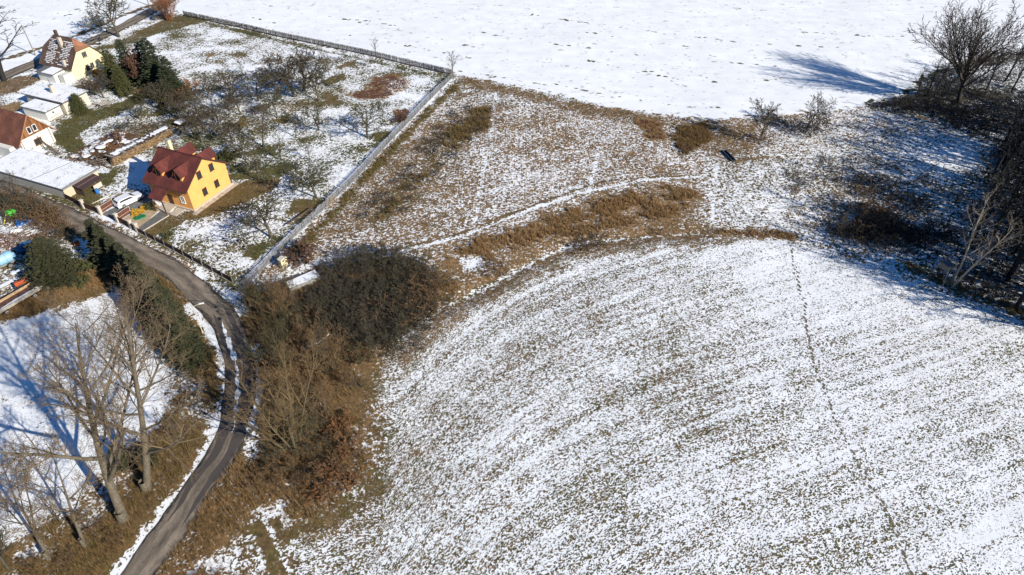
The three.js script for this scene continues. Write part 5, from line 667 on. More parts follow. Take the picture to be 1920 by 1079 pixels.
{ const t = thing('feeding_rack', at(1762, 527), 0.5, 'grey wooden game feeder on four long splayed poles at the wood edge', 'game feeder'), pale = timber(0.42, 0.38, 0.30); part(t, 'hopper', prism([[-0.75, 2.6], [0.75, 2.6], [1.0, 3.7], [-1.0, 3.7]], -0.75, 0.75), timber(0.24, 0.22, 0.17)); part(t, 'hopper_roof', slab([[-1.2, 3.75, 0.95], [1.2, 3.75, 0.95], [1.2, 4.1, -0.95], [-1.2, 4.1, -0.95]], 0.08), M.roofing); for (const [x, z] of [[-1, 1], [1, 1], [-1, -1], [1, -1]]) part(t, 'pole', rod([x * 1.6, -0.1, z * 1.5], [x * 0.75, 3.7, z * 0.75], 0.08, 0.06), pale); part(t, 'brace', join([rod([-1.5, 0.9, 1.2], [1.2, 1.6, 1.1], 0.04), rod([-1.5, 4.2, -1.0], [-0.4, 3.4, -0.8], 0.05)]), pale); }
function pole(px, py, h, label) { const t = thing('utility_pole', at(px, py), 0, label, 'utility pole'); part(t, 'shaft', rod([0, -0.3, 0], [0, h, 0], 0.17, 0.11, 10), M.greyBoard); part(t, 'crossarm', box(1.3, 0.1, 0.1, 0, h - 0.35, 0), M.greyBoard); for (const x of [-0.55, 0, 0.55]) part(t, 'insulator', cyl(0.05, 0.04, 0.16, 8, x, h - 0.24, 0), M.whiteFrame); return t; }
pole(66, 104, 7.9, 'wooden utility pole left of the cream house'); pole(279, 10, 8.4, 'wooden utility pole beside the lane by the reddish willow');
{ // narrow snow ridge left between the wheel ruts, and wet patches of the thaw
  const L = GL([[416, 606], [432, 650], [444, 695], [446, 735], [441, 780], [436, 812]]), line = new THREE.CatmullRomCurve3(L.map(([x, z]) => new THREE.Vector3(x, 0, z))).getSpacedPoints(90), pos = [], idx = [], W = [0, 0.5, 1]; line.forEach((p, i) => { const a = line[Math.max(0, i - 1)], b = line[Math.min(90, i + 1)], dx = b.x - a.x, dz = b.z - a.z, l = Math.hypot(dx, dz), w = 0.30 * Math.min(1, i / 8, (90 - i) / 12) * (0.75 + 0.6 * vn(i * 0.5, 1)) * (vn(i * 0.35, 6) < -0.5 ? 0.15 : 1) + 0.01; for (const k of W) { const o = (k - 0.5) * 2 * w + 0.1 * vn(i * 0.3, 3), x = p.x + dz / l * o, z = p.z - dx / l * o; pos.push(x, ground(x, z) + 0.08 + (k === 0.5 ? 0.035 : 0.001), -z); } });
  for (let i = 0; i < 90; i++) for (let k = 0; k < 2; k++) { const a = i * 3 + k; idx.push(a, a + 1, a + 4, a, a + 4, a + 3); } const g = new THREE.BufferGeometry(); g.setAttribute('position', new THREE.Float32BufferAttribute(pos, 3)); g.setIndex(idx); g.computeVertexNormals(); single('snow_ridge', g, mat('plainsnow', 0.82, 0.83, 0.84), 'thin ridge of snow left along the middle of the curving road', 'snow', null, 'stuff');
  const patch = (px, py, rx, rz, seed, label) => { const s = new THREE.Shape(), n = 22; for (let i = 0; i < n; i++) { const a = i / n * 6.283, r = 0.7 + 0.5 * vn(i * 0.7 + seed, seed); s[i ? 'lineTo' : 'moveTo'](Math.cos(a) * rx * r, Math.sin(a) * rz * r); } const g = new THREE.ExtrudeGeometry(s, { depth: 0.015, bevelEnabled: false }); g.rotateX(-Math.PI / 2); const t = single('road_patch', g, mat('wet', 0.022, 0.018, 0.02, 0.45), label, 'patch', null, 'structure'); t.position.copy(at(px, py, 0.088)); t.rotation.y = -0.9; };
  patch(404, 578, 0.42, 0.22, 3, 'black tar patch on the road, first of two below the bend'); patch(409, 586, 0.5, 0.2, 8, 'black tar patch touching the first one on the road'); patch(412, 600, 0.62, 0.24, 14, 'dark wet patch on the road before the snow ridge');
}

{ const t = thing('street_lamp', at(381, 627), 0, 'thin pale street lamp post between the spruce hedge and the road', 'street lamp'), w = mat('lamppole', 0.55, 0.50, 0.40, 0.6); part(t, 'post', rod([0, -0.2, 0], [0, 5.3, 0], 0.075, 0.05, 10), w); part(t, 'arm', rod([0, 5.3, 0], [1.0, 5.55, -0.35], 0.04, 0.035, 8), w); part(t, 'lamp_head', rbox(0.75, 0.13, 0.26, 0.05, 0, 0, 0).rotateY(0.34).translate(1.2, 5.5, -0.42), M.whiteFrame); part(t, 'base', cyl(0.14, 0.12, 0.6, 10, 0, -0.1, 0), M.offwhite); }
{ const t = thing('fallen_branch', null, 0, 'pale fallen branch covered with snow lying in the brown scrub', 'branch'), P = [[567, 668], [582, 662], [600, 660], [621, 647]].map(([x, y], i) => at(x, y, 0.9 + 0.35 * i)), w = new Wood(); w.tube(P, [0.14, 0.12, 0.10, 0.05], 7); part(t, 'limb', w.geo(), B.birch); const q = new Wood(); q.tube(P.map((p) => p.clone().add(new THREE.Vector3(0, 0.09, 0))), [0.11, 0.11, 0.09, 0.05], 6); part(t, 'snow_cover', q.geo(), snow); const r = new Wood(); for (let i = 1; i < 4; i++) r.tube([P[i], P[i].clone().add(new THREE.Vector3(0.5 - i * 0.3, 0.5, -0.7))], [0.06, 0.02], 5); part(t, 'twig', r.geo(), B.birch); }
{ const t = thing('plank_rack', null, 0, 'long brown plank resting on low trestles beside the silver fence', 'plank'); part(t, 'plank', box(6.2, 0.07, 0.3, 0, 0.55, 0), M.logDark); for (const x of [-2.4, 2.4]) part(t, 'trestle', join([bar([x, 0, -0.35], [x, 0.55, 0], 0.07), bar([x, 0, 0.35], [x, 0.55, 0], 0.07)]), M.darkBoard); orient(t, [545, 422], [580, 398]); }
{ const t = thing('rabbit_hutch', at(340, 236), TURN, 'small low hutch with a snow covered roof beside the firewood stack end', 'hutch'); part(t, 'wall', box(1.7, 0.9, 1.1, 0, -0.05, 0), M.darkBoard); snowRoof(t, [[-1.1, 0.86, 0.8], [1.1, 0.86, 0.8], [1.1, 1.05, -0.8], [-1.1, 1.05, -0.8]], 0.06, 0.07, 0.05); }

// ------------------------------------------------------------------ planting
const poplarKind = (seed, h, r0, lean, n0) => growTree(seed, { h, r0, taper: 0.88, rmin: 0.0135, flare: true, lean, n: [n0, 9, 8, 5], len: [0.56, 0.46, 0.45, 0.55], ang: [50, 42, 44, 44], from: [0.22, 0.25, 0.15, 0.15], tip: [0.62, 0.4, 0.4, 0.4], segs: [9, 7, 4, 2, 1], sides: [12, 7, 4, 3, 3], up: [0.012, 0.075, 0.05, 0.04, 0.02], jit: [0.045, 0.1, 0.14, 0.18, 0.2] });
const V3 = (x, y, z) => new THREE.Vector3(x, y, z);
for (const [key, seed, px, py, h, r, lean, n, label] of [
  ['poplarA', 401, 232, 975, 25, 0.52, V3(-0.03, 0, -0.24), 16, 'tall bare pale poplar with a leaning trunk, nearest the road bend at lower left'],
  ['poplarB', 407, 275, 918, 25, 0.46, V3(0.27, 0, -0.13), 17, 'tall bare pale poplar with straight trunk behind the leaning one'],
  ['poplarC', 403, 160, 1026, 13, 0.2, V3(-0.05, 0, -0.25), 11, 'slim bare tree left of the leaning poplar on the brown verge'],
  ['poplarD', 404, 92, 1050, 13, 0.22, V3(-0.1, 0, -0.2), 11, 'forked bare tree in the bottom left corner'],
  ['poplarE', 405, -40, 1075, 20, 0.42, V3(0.1, 0, -0.05), 13, 'bare poplar at the left edge, only its limbs reaching over the snow'],
]) { plantProto(key, poplarKind(seed, h, r, lean, n), B.poplar, B.poplarTwig, h); plant(key, 'poplar_tree', px, py, h, label, 'tree', null, { tx: 0, tz: 0, turn: 0 }); }
plant('spindly1', 'young_tree', 345, 838, 6, 'thin white stemmed sapling leaning beside the road verge', 'tree'); plant('spindly2', 'young_tree', 292, 880, 6.5, 'thin sapling beside the straight poplar trunk', 'tree', null, { tz: 0.3 });
plant('orchard2', 'young_tree', 15, 1068, 6, 'low spreading twiggy tree at the bottom left edge', 'tree'); plant('spindly1', 'young_tree', 118, 985, 5.5, 'twiggy sapling standing in the snow left of the leaning poplar', 'tree'); plant('spindly2', 'young_tree', 40, 985, 6, 'twiggy sapling by the left edge above the forked tree', 'tree');
plant('bigspruce', 'spruce_bush', 232, 868, 3.6, 'low spreading dark evergreen behind the poplar trunks', 'evergreen', null, { w: 0.95 }); plant('bigspruce', 'spruce_bush', 282, 862, 2.8, 'smaller dark evergreen right of the straight poplar trunk', 'evergreen', null, { w: 0.9 });
for (const [px, py, h] of [[185, 1000, 1.8], [150, 975, 1.4], [205, 935, 1.5], [60, 1062, 1.7], [125, 1055, 1.6], [215, 1020, 1.3], [330, 770, 1.5], [355, 745, 1.6], [378, 735, 1.4], [300, 815, 1.4], [165, 915, 1.0], [100, 930, 0.9]]) plant('brush1', 'verge_bush', px, py, h, 'low leafless brown bush on the verge under the poplars', 'bush', 'low bushes under the poplars');
// orchard, one label each
for (const [k, px, py, h, label, o] of [
  ['orchard1', 434, 190, 6, 'bare fruit tree with rusty shoots round its foot near the conifer group'], ['spindly1', 400, 208, 7.5, 'tall thin fruit tree just right of the conifer group'], ['orchard2', 369, 213, 4.8, 'small bare fruit tree below the dark conifers'], ['orchard3', 452, 216, 5, 'bare fruit tree between the tall thin one and the olive strip'], ['orchard4', 484, 190, 6, 'bare fruit tree standing left of the two dark crowned ones'], ['spindly2', 531, 197, 4.6, 'little olive twigged tree at the near foot of the dark pair'],
  ['orchard1', 552, 182, 7.4, 'wide dark fruit tree, left of the darkest pair in the orchard', { w: 1.4 }], ['orchard3', 569, 171, 8.6, 'largest dark crowned fruit tree in the middle of the orchard', { w: 1.35 }], ['orchard2', 597, 190, 6.2, 'bare fruit tree at the right end of the brown strip', { w: 1.1 }], ['spindly1', 603, 110, 4, 'young tree near the dark picket fence, left of the brown patch'], ['spindly2', 617, 142, 5.4, 'slim tree above the dark pair of fruit trees'], ['spindly1', 647, 117, 3, 'sapling on the small brown patch by the dark fence'], ['spindly2', 695, 126, 2.6, 'tiny sapling beside the dark fence above the rusty patch'], ['spindly1', 705, 106, 4, 'sapling in the field just behind the dark picket fence'],
  ['orchard4', 688, 258, 6.2, 'broad many-stemmed fruit tree beside the silver fence with a blue shadow', { w: 1.2 }], ['orchard2', 598, 245, 5, 'grey fruit tree left of the broad many-stemmed one'], ['spindly2', 494, 276, 8, 'tall dark fruit tree in the centre of the lower orchard', { w: 1.3 }], ['orchard3', 434, 268, 4.6, 'low fruit tree with crossed limbs behind the yellow house'], ['orchard1', 378, 267, 5, 'fruit tree right of the firewood stack end'], ['spindly1', 456, 142, 3.4, 'thin sapling standing alone on open snow near the furrow'], ['orchard4', 593, 370, 5.6, 'wide fruit tree at the bend of the silver fence', { w: 1.2 }], ['orchard2', 508, 446, 6, 'wide low fruit tree nearest the road corner of the garden', { w: 1.3 }], ['spindly1', 486, 339, 6, 'feathery grey tree in front of the yellow gable', { w: 1.4 }], ['orchard3', 300, 204, 5, 'bare fruit tree in front of the conifer group'], ['orchard1', 367, 240, 5.2, 'grey fruit tree between the firewood stack and the thin trees'], ['orchard2', 520, 222, 5, 'fruit tree on the left end of the brown strip'], ['spindly2', 640, 168, 4.4, 'sapling left of the rusty heather patch'], ['orchard4', 462, 300, 5, 'grey green fruit tree behind the back dormers'], ['orchard3', 335, 222, 4.8, 'fruit tree left of the grey one above the firewood'], ['spindly2', 555, 258, 5, 'thin tree in the open lower orchard'], ['orchard1', 194, 183, 5, 'bare fruit tree beside the cream house'], ['orchard2', 223, 70, 8.8, 'spreading old fruit tree beside the lane behind the cream house', { w: 1.35 }], ['orchard4', 260, 222, 4, 'low grey fruit tree behind the brush heap'], ['spindly1', 580, 300, 4, 'thin twiggy tree on the green patch of the lower orchard'],
  ['spindly2', 527, 300, 5, 'feathery tree between the green patch and the tall dark fruit tree'], ['orchard3', 415, 245, 4.6, 'fruit tree in the shade above the back dormers'],
]) plant(k, 'fruit_tree', px, py, h * (k[0] === 'o' ? 1.28 : 1.12), label, 'tree', 'bare trees of the orchard', { w: 1.15 * (o?.w ?? 1.05) });
plant('wood1', 'old_tree', 8, 152, 20, 'big old tree at the left edge, its crown reaching over the lane', 'tree', null, { w: 1.8, tz: -0.3, tx: 0 }); plant('wood2', 'old_tree', -70, 120, 16, 'large bare tree leaning in from beyond the left edge', 'tree', null, { w: 1.2 });
plant('willow', 'willow_tree', 318, 37, 8.5, 'reddish brown willow at the start of the dark fence', 'tree', null, { w: 1.15 });
plant('spindly1', 'young_tree', 848, 141, 5.8, 'feathery sapling at the outer corner where the two picket fences meet', 'tree', null, { w: 1.5 });
for (const [px, py, h, w, label, k, tm] of [[252, 158, 9.6, 1, 'dark fir at the left of the conifer group', 'fir'], [304, 166, 11, 1.05, 'tallest dark fir in the conifer group', 'fir'], [330, 183, 8.6, 1.1, 'dark fir at the right of the conifer group', 'fir'], [318, 186, 6.5, 1.2, 'lower dark fir in front of the tallest one', 'fir'], [284, 160, 9.4, 1, 'dark fir close behind the hornbeam', 'fir'], [222, 163, 8, 0.95, 'olive green cypress shaped conifer beside the cream house', 'thuja'], [233, 173, 6, 1, 'smaller olive conifer in front of the cypress shaped one', 'thuja'], [152, 210, 4.0, 1.25, 'round olive evergreen at the corner of the outbuilding', 'thuja']]) plant(k, 'conifer', px, py, h * 1.15, label, 'conifer', null, { w: w * 1.05 });
plant('hornbeam', 'hornbeam', 274, 162, 8, 'wine brown leafed hornbeam between the firs', 'tree', null, { w: 1.0 }); plant('wine', 'garden_bush', 340, 192, 3.4, 'red brown leafy bush at the foot of the right fir', 'bush'); plant('rust', 'garden_bush', 352, 176, 4.2, 'pale rust leafed bush right of the firs', 'bush', null, { w: 0.9 }); plant('evergreen', 'garden_bush', 304, 190, 3.2, 'rounded grey green bush in front of the firs', 'bush'); plant('evergreen', 'garden_bush', 238, 178, 2, 'low olive bush below the conifers', 'bush'); plant('brush2', 'garden_bush', 258, 175, 1.8, 'low brown bush between the cypress and the firs', 'bush'); plant('brush1', 'garden_bush', 172, 168, 3.0, 'brown bush against the cream house corner', 'bush'); plant('yellow', 'garden_bush', 183, 140, 2.2, 'yellow flowering bush under the cream gable windows', 'bush');
plant('wine', 'garden_bush', 215, 270, 2.6, 'red brown bush growing on the brush heap', 'bush', null, { w: 1.3 }); plant('rust', 'garden_bush', 205, 283, 1.8, 'rust brown bush on the snow side of the brush heap', 'bush', null, { w: 1.2 }); plant('bush1', 'garden_bush', 235, 243, 2.2, 'grey bush left above the brush heap', 'bush', null, { w: 1.3 }); plant('brush2', 'garden_bush', 275, 247, 2.2, 'brown grey bush above the firewood stack', 'bush', null, { w: 1.4 }); plant('bush2', 'garden_bush', 305, 240, 2, 'grey bush left of the fruit trees above the firewood', 'bush', null, { w: 1.3 }); plant('evergreen', 'garden_bush', 408, 305, 2.0, 'deep green bush behind the yellow gable', 'bush', null, { w: 1.5 }); plant('evergreen', 'garden_bush', 430, 297, 1.6, 'second deep green bush behind the yellow gable, farther right', 'bush', null, { w: 1.5 }); plant('brush1', 'garden_bush', 434, 191, 1.6, 'rusty shoots round the foot of a fruit tree', 'bush'); plant('brush1', 'garden_bush', 484, 212, 2, 'brown bush beside the brown orchard strip', 'bush', null, { w: 1.4 }); plant('bush2', 'garden_bush', 395, 220, 1.8, 'grey olive bush at the foot of the tall thin tree', 'bush', null, { w: 1.4 }); plant('wine', 'garden_bush', 753, 226, 1.6, 'wine red bush growing against the silver fence', 'bush', null, { w: 1.3 });
plant('evergreen', 'garden_bush', 315, 445, 0.9, 'small olive bush inside the board fence', 'bush', null, { w: 1.2 }); plant('bush1', 'garden_bush', 545, 318, 1.8, 'grey thorny bush on the green patch behind the house', 'bush', null, { w: 1.6 }); plant('bush2', 'garden_bush', 470, 315, 1.8, 'grey bush behind the feathery tree', 'bush', null, { w: 1.6 });
plant('yellow', 'shrub', 255.5, 402, 1.3, 'bright yellow shrub nearest the gate beside the white car', 'shrub', null, { w: 1.25 }); plant('yellow', 'shrub', 271.5, 394.5, 1.3, 'bright yellow shrub nearer the porch', 'shrub', null, { w: 1.15 }); plant('evergreen', 'shrub', 284, 393, 1.5, 'clipped green shrub beside the yellow ones', 'shrub', null, { w: 0.8 });
// along the road
let nth = 0; const ORD = ['first', 'second', 'third', 'fourth', 'fifth', 'sixth', 'seventh', 'eighth', 'ninth', 'tenth', 'eleventh', 'twelfth', 'last']; for (const [px, py, h, w] of [[197, 488, 6.4, 1.1], [214, 503, 6.6, 1.15], [234, 514, 6.0, 1.15], [250, 528, 5.8, 1.1], [268, 552, 7.2, 1.1], [280, 570, 7.6, 1.1], [292, 588, 7.4, 1.15], [306, 604, 7.8, 1.1], [318, 622, 7.4, 1.1], [330, 640, 7.8, 1.05], [342, 657, 7.4, 1.05], [354, 672, 7.0, 1.05], [366, 684, 6.2, 1.05]]) plant(px % 4 < 2 ? 'spruce1' : 'spruce2', 'hedge_spruce', px, py, h * 1.28, ORD[nth++] + ' olive green spruce of the roadside hedge, counted from the driveway end', 'spruce', 'spruces of the roadside hedge', { w: w * 0.9 });
plant('bigspruce', 'spruce_tree', 112, 527, 8.4, 'big broad spruce standing alone beside the orange tractor', 'spruce', null, { w: 1.05 });
plant('brush2', 'roadside_bush', 384, 668, 2, 'small brown bush at the near end of the spruce hedge', 'bush');
for (const [px, py, h, k] of [[2, 395, 3, 'bush1'], [20, 398, 3.4, 'bush2'], [38, 402, 3.4, 'brush1'], [56, 407, 3.6, 'bush1'], [72, 412, 3.6, 'brush2'], [88, 418, 3.8, 'brush1'], [100, 428, 3.6, 'brush2'], [112, 438, 3.0, 'brush1'], [126, 448, 2.6, 'bush2'], [14, 375, 3, 'brush1'], [34, 384, 3.2, 'bush2'], [52, 392, 3.2, 'brush2'], [70, 400, 3.0, 'bush1'], [86, 409, 3, 'brush1'], [-18, 380, 3, 'bush1']]) plant(k, 'roadside_bush', px, py, h, 'leafless brown grey bush in the thick row left of the road', 'bush', 'bushes in the row left of the road', { w: 1.2 });
{ const t = plant('spindly2', 'young_tree', 33, 372, 6, 'thin olive tree rising from the roadside bush row', 'tree'); }
plant('evergreen', 'roadside_bush', 155, 535, 1.6, 'low green bush between the big spruce and the hedge', 'bush'); plant('evergreen', 'roadside_bush', 162, 505, 2.2, 'green bush right of the big spruce', 'bush');
// thicket between the road and the pasture
{ const R = RNG(500), inPx = (x, y, P) => inside(x, y, P), scatter = (P, gap, f) => { const kept = [], G0 = GL(P), xs = G0.map((p) => p[0]), zs = G0.map((p) => p[1]), a = Math.min(...xs), b = Math.max(...xs), c = Math.min(...zs), d = Math.max(...zs); for (let i = 0; i < 6000; i++) { const x = a + R() * (b - a), z = c + R() * (d - c); if (!inside(x, z, G0) || kept.some(([u, v]) => (u - x) ** 2 + (v - z) ** 2 < gap * gap)) continue; kept.push([x, z]); f(new THREE.Vector3(x, ground(x, z), -z), R, kept.length); } };
  scatter([[628, 545], [620, 508], [655, 490], [730, 492], [800, 525], [835, 570], [800, 610], [740, 650], [680, 660], [620, 620], [575, 580]], 1.75, (pos, R, i) => { if (R() < 0.12) return; const h = (i % 8 === 0 ? 1.45 : 1) * (1.9 + 1.7 * R()), o = { pos, w: 1.15 + 0.35 * R(), turn: R() * 6.28 }; plant(i % 11 === 5 ? 'brush2' : 'thorn' + (i % 2 + 1), 'blackthorn_bush', 0, i, h, 'dark olive brown leafless bush in the wide dense thicket', 'bush', 'bushes of the dark thicket', o); });
  scatter([[482, 590], [520, 560], [580, 590], [640, 650], [680, 680], [670, 730], [610, 800], [540, 830], [508, 760], [490, 660]], 3.3, (pos, R, i) => { const h = 3.2 + 2.6 * R(), o = { pos, w: 1.0, turn: R() * 6.28 }; plant(['tall1', 'brush1', 'tall2', 'brush2', 'tall1'][i % 5], 'scrub_bush', 1, i, h * (i % 5 === 1 || i % 5 === 3 ? 0.8 : 1.15), 'tall brown leafless shrub between the road and the dark thicket', 'shrub', 'brown shrubs beside the road', o); });
  scatter([[500, 870], [560, 830], [620, 790], [650, 790], [660, 830], [640, 880], [600, 905], [560, 915], [515, 900]], 2.3, (pos, R, i) => { const h = 1.8 + 1.2 * R(), o = { pos, w: 1.2, turn: R() * 6.28 }; if (i % 6 === 3) plant('rust', 'leafy_bush', 2, i, h * 0.9, 'low bush with rust brown withered leaves at the pasture edge', 'bush', 'rust leafed bushes at the pasture edge', o); else plant(['dark1', 'brush1', 'bush2'][i % 3], 'scrub_bush', 2, i, h, 'low leafless bush in the near end of the thicket', 'bush', 'low bushes at the near end of the thicket', o); });
}
for (const [px, py, k] of [[622, 885, 0], [648, 845, 1], [600, 930, 2], [655, 910, 3], [640, 800, 4]]) plant('rust', 'leafy_bush', px, py, 1.7, 'low bush with rust brown withered leaves at the pasture edge', 'bush', 'rust leafed bushes at the pasture edge', { w: 1.2 });
plantProto('alder', growTree(520, { h: 13, r0: 0.2, stems: 7, spread: 22, foot: 0.9, rmin: 0.013, n: [11, 7, 5, 3], len: [0.40, 0.45, 0.5, 0.5], ang: [32, 36, 40, 40], from: [0.2, 0.2, 0.15, 0.15], segs: [7, 4, 3, 2, 1], sides: [8, 5, 3, 3, 3], up: [0.03, 0.07, 0.05, 0.03, 0], jit: [0.06, 0.14, 0.18, 0.2, 0.2], split: 1 }), bark(0.16, 0.125, 0.065), twig(0.165, 0.112, 0.05), 14);
plant('alder', 'alder_tree', 550, 838, 14.5, 'big many-stemmed bare tree fanning out over the road in the middle of the thicket', 'tree', null, { tx: 0, tz: 0, turn: 0.4 });
for (const [px, py, h, k, label] of [[520, 690, 7, 'tall2', 'tall olive brown shrub beside the road bend'], [610, 690, 7, 'spindly2', 'pale thin tree in the middle of the thicket'], [690, 640, 5.5, 'spindly1', 'pale thin tree near the pasture edge of the thicket'], [478, 590, 6, 'tall2', 'tall bush at the fence corner beside the road'], [500, 560, 5, 'tall1', 'brown bush right of the fence corner'], [515, 600, 6, 'tall1', 'brown bush behind the one at the fence corner'], [530, 548, 3, 'bush1', 'grey bush in front of the gravel pad'], [500, 905, 2.5, 'brush2', 'brown bush at the road side, near end of the thicket']]) plant(k, 'scrub_tree', px, py, h, label, 'shrub');
plant('wine', 'fence_bush', 567, 488, 3.2, 'dark red brown bush against the silver fence by the kiosk', 'bush', null, { w: 1.15 }); plant('dark1', 'fence_bush', 556, 480, 3, 'dark bush squeezed between the red brown one and the fence', 'bush');
plant('dark1', 'evergreen_bush', 672, 672, 3.0, 'round dark olive bush at the near edge of the thicket', 'bush', null, { tint: { twigs: B.olive, stems: B.olive }, w: 1.2 }); 
{ const R = RNG(640), P = GL([[850, 205], [925, 200], [905, 245], [820, 325], [745, 410], [665, 425], [690, 385], [770, 305]]), k = []; for (let n = 0; n < 4000 && k.length < 34; n++) { const x = -35 + R() * 40, z = 85 + R() * 65; if (!inside(x, z, P) || k.some(([u, v]) => (u - x) ** 2 + (v - z) ** 2 < 7)) continue; k.push([x, z]); plant('dark' + (n % 2 + 1), 'heather_bush', n, 5, 0.7 + 0.6 * R(), 'low dark heathery bush in the brown band of the meadow', 'bush', 'low heathery bushes of the brown band', { pos: new THREE.Vector3(x, ground(x, z), -z), w: 1.9 }); } }
// ditch and meadow bushes
for (const [px, py, h, k, label, w] of [[1110, 458, 2.4, 'dark2', 'dark bush on the ditch bank beside the pasture', 1.5], [1085, 465, 2.0, 'brush1', 'brown bush left of the dark one on the ditch bank', 1.4], [935, 512, 2.6, 'brush2', 'brown bush on the ditch bank with a blue shadow', 1.2], [1300, 258, 2.0, 'brush1', 'round olive brown bush on the upper meadow', 1.3], [1290, 285, 2.0, 'brush2', 'round brown bush below the upper one on the meadow', 1.3], [1232, 437, 1.2, 'brush1', 'tan bush at the ditch end', 1.5]]) plant(k, 'meadow_bush', px, py, h, label, 'bush', null, { w });
plant('orchard3', 'field_tree', 1425, 262, 9.5, 'bare tree at the edge of the white field, left of two', 'tree', null, { w: 0.85 }); plant('brush1', 'field_bush', 1432, 266, 2.8, 'brown bush round the foot of the left field-edge tree', 'bush', null, { w: 1.4 }); plant('bush1', 'field_bush', 1462, 232, 1.8, 'grey bush between the two field-edge trees', 'bush', null, { w: 1.4 });
plant('orchard1', 'field_tree', 1512, 242, 9, 'leaning bare tree at the edge of the white field, right of two', 'tree', null, { w: 0.8, tz: -0.25 }); for (const [px, py, label] of [[1492, 246, 'dark bush left under the leaning field-edge tree'], [1512, 252, 'dark bush right under the leaning field-edge tree'], [1535, 244, 'brown bush right of the leaning field-edge tree']]) plant('dark2', 'field_bush', px, py, 3.0, label, 'bush', null, { w: 1.25 });
// the wood on the right
plant('oak', 'oak_tree', 1797, 192, 19.5, 'largest bare dark tree standing above the wood, its fan shaped crown over the white field', 'tree', null, { tx: 0, tz: 0.12, turn: 0, w: 1.12 });
for (const [px, py, h, label] of [[1738, 178, 10, 'small dark tree left of the fan shaped one'], [1758, 165, 10, 'dark tree close behind the left of the fan shaped one'], [1850, 168, 12, 'dark tree right of the fan shaped one'], [1722, 170, 6, 'small dark tree farthest left at the tip of the wood'], [1885, 152, 14, 'dark tree at the back edge of the wood by the frame'], [1898, 172, 13, 'dark tree in front of the one at the back edge']]) plant('wood2', 'wood_tree', px, py, h, label, 'tree', null, { w: 1.2 });
for (const [px, py, h] of [[1665, 200, 2.2], [1685, 205, 2.6], [1700, 198, 2.6], [1705, 213, 2.6], [1722, 205, 3], [1735, 190, 3], [1690, 192, 2.2], [1750, 178, 3], [1750, 212, 2.4], [1770, 200, 3], [1785, 220, 3], [1810, 215, 3.4], [1830, 230, 3.4], [1800, 240, 2.6], [1850, 215, 3.4], [1870, 240, 3.4], [1890, 215, 3.4], [1770, 180, 3], [1820, 180, 3.2], [1860, 190, 3.2], [1900, 250, 3], [1905, 200, 3.4], [1780, 245, 2.0], [1840, 255, 2.8], [1880, 275, 3], [1780, 160, 3], [1830, 155, 2.8]]) plant(px % 3 ? 'dark1' : 'dark2', 'wood_bush', px, py, h, 'dark leafless bush under the trees at the upper end of the wood', 'bush', 'dark bushes at the upper end of the wood', { w: 1.35 });
for (const [px, py, h, k] of [[1575, 440, 2, 'dark1'], [1600, 446, 2.6, 'dark2'], [1622, 440, 3, 'brush1'], [1645, 436, 3.2, 'dark1'], [1665, 440, 3.2, 'dark2'], [1690, 445, 2.6, 'dark1'], [1715, 450, 2.6, 'dark2'], [1735, 448, 2.4, 'dark1'], [1640, 405, 2.4, 'rust'], [1660, 412, 2.4, 'brush2'], [1610, 400, 2.2, 'brush1'], [1620, 365, 1.8, 'brush2'], [1615, 335, 1.5, 'brush1'], [1700, 380, 2, 'dark1'], [1725, 390, 2, 'dark2'], [1760, 440, 3, 'dark1'], [1690, 470, 1.6, 'dark1'], [1655, 472, 1.4, 'brush1'], [1588, 444, 2.4, 'dark2'], [1612, 448, 2.4, 'dark1'], [1634, 444, 3, 'dark2'], [1655, 446, 3, 'dark1'], [1677, 447, 3, 'dark2'], [1702, 450, 2.6, 'dark1'], [1725, 452, 2.6, 'dark2'], [1748, 455, 3, 'dark1'], [1650, 424, 2.6, 'dark2'], [1672, 428, 2.4, 'dark1'], [1560, 432, 1.8, 'dark2'], [1585, 428, 1.8, 'dark1'], [1595, 345, 1.8, 'dark1'], [1640, 350, 1.6, 'dark2']]) plant(k, 'bank_bush', px, py, h * 1.05, 'dark bush in the row running out from the wood above the pasture', 'bush', 'bushes in the row running out from the wood', { w: 1.5 });
{ const R = RNG(655), P = GL([[1490, 330], [1560, 300], [1650, 305], [1760, 335], [1800, 380], [1750, 430], [1600, 440], [1500, 430], [1480, 380]]), k = []; for (let n = 0; n < 5000 && k.length < 44; n++) { const x = 40 + R() * 50, z = 90 + R() * 40; if (!inside(x, z, P) || k.some(([u, v]) => (u - x) ** 2 + (v - z) ** 2 < 9)) continue; k.push([x, z]); const q = k.length % 6; plant(['brush1', 'dark1', 'bush1', 'dark2', 'brush2', 'spindly1'][q], q === 5 ? 'scrub_sapling' : 'scrub_bush', n, 9, q === 5 ? 2.5 + 2.5 * R() : 0.8 + 1.1 * R(), q === 5 ? 'thin bare sapling in the scrub left of the wood' : 'low bare bush in the open scrub left of the wood', q === 5 ? 'sapling' : 'bush', q === 5 ? 'saplings in the scrub left of the wood' : 'low bushes of the open scrub', { pos: new THREE.Vector3(x, ground(x, z), -z), w: 1.5 }); } }
plant('spindly1', 'young_tree', 1572, 444, 5, 'thin bare tree at the left end of the dark bush row', 'tree'); plant('spindly2', 'young_tree', 1610, 425, 4.6, 'thin bare tree above the dark bush row', 'tree'); plant('spindly1', 'young_tree', 1842, 275, 4.2, 'thin young tree alone on the blue shaded snow', 'tree');
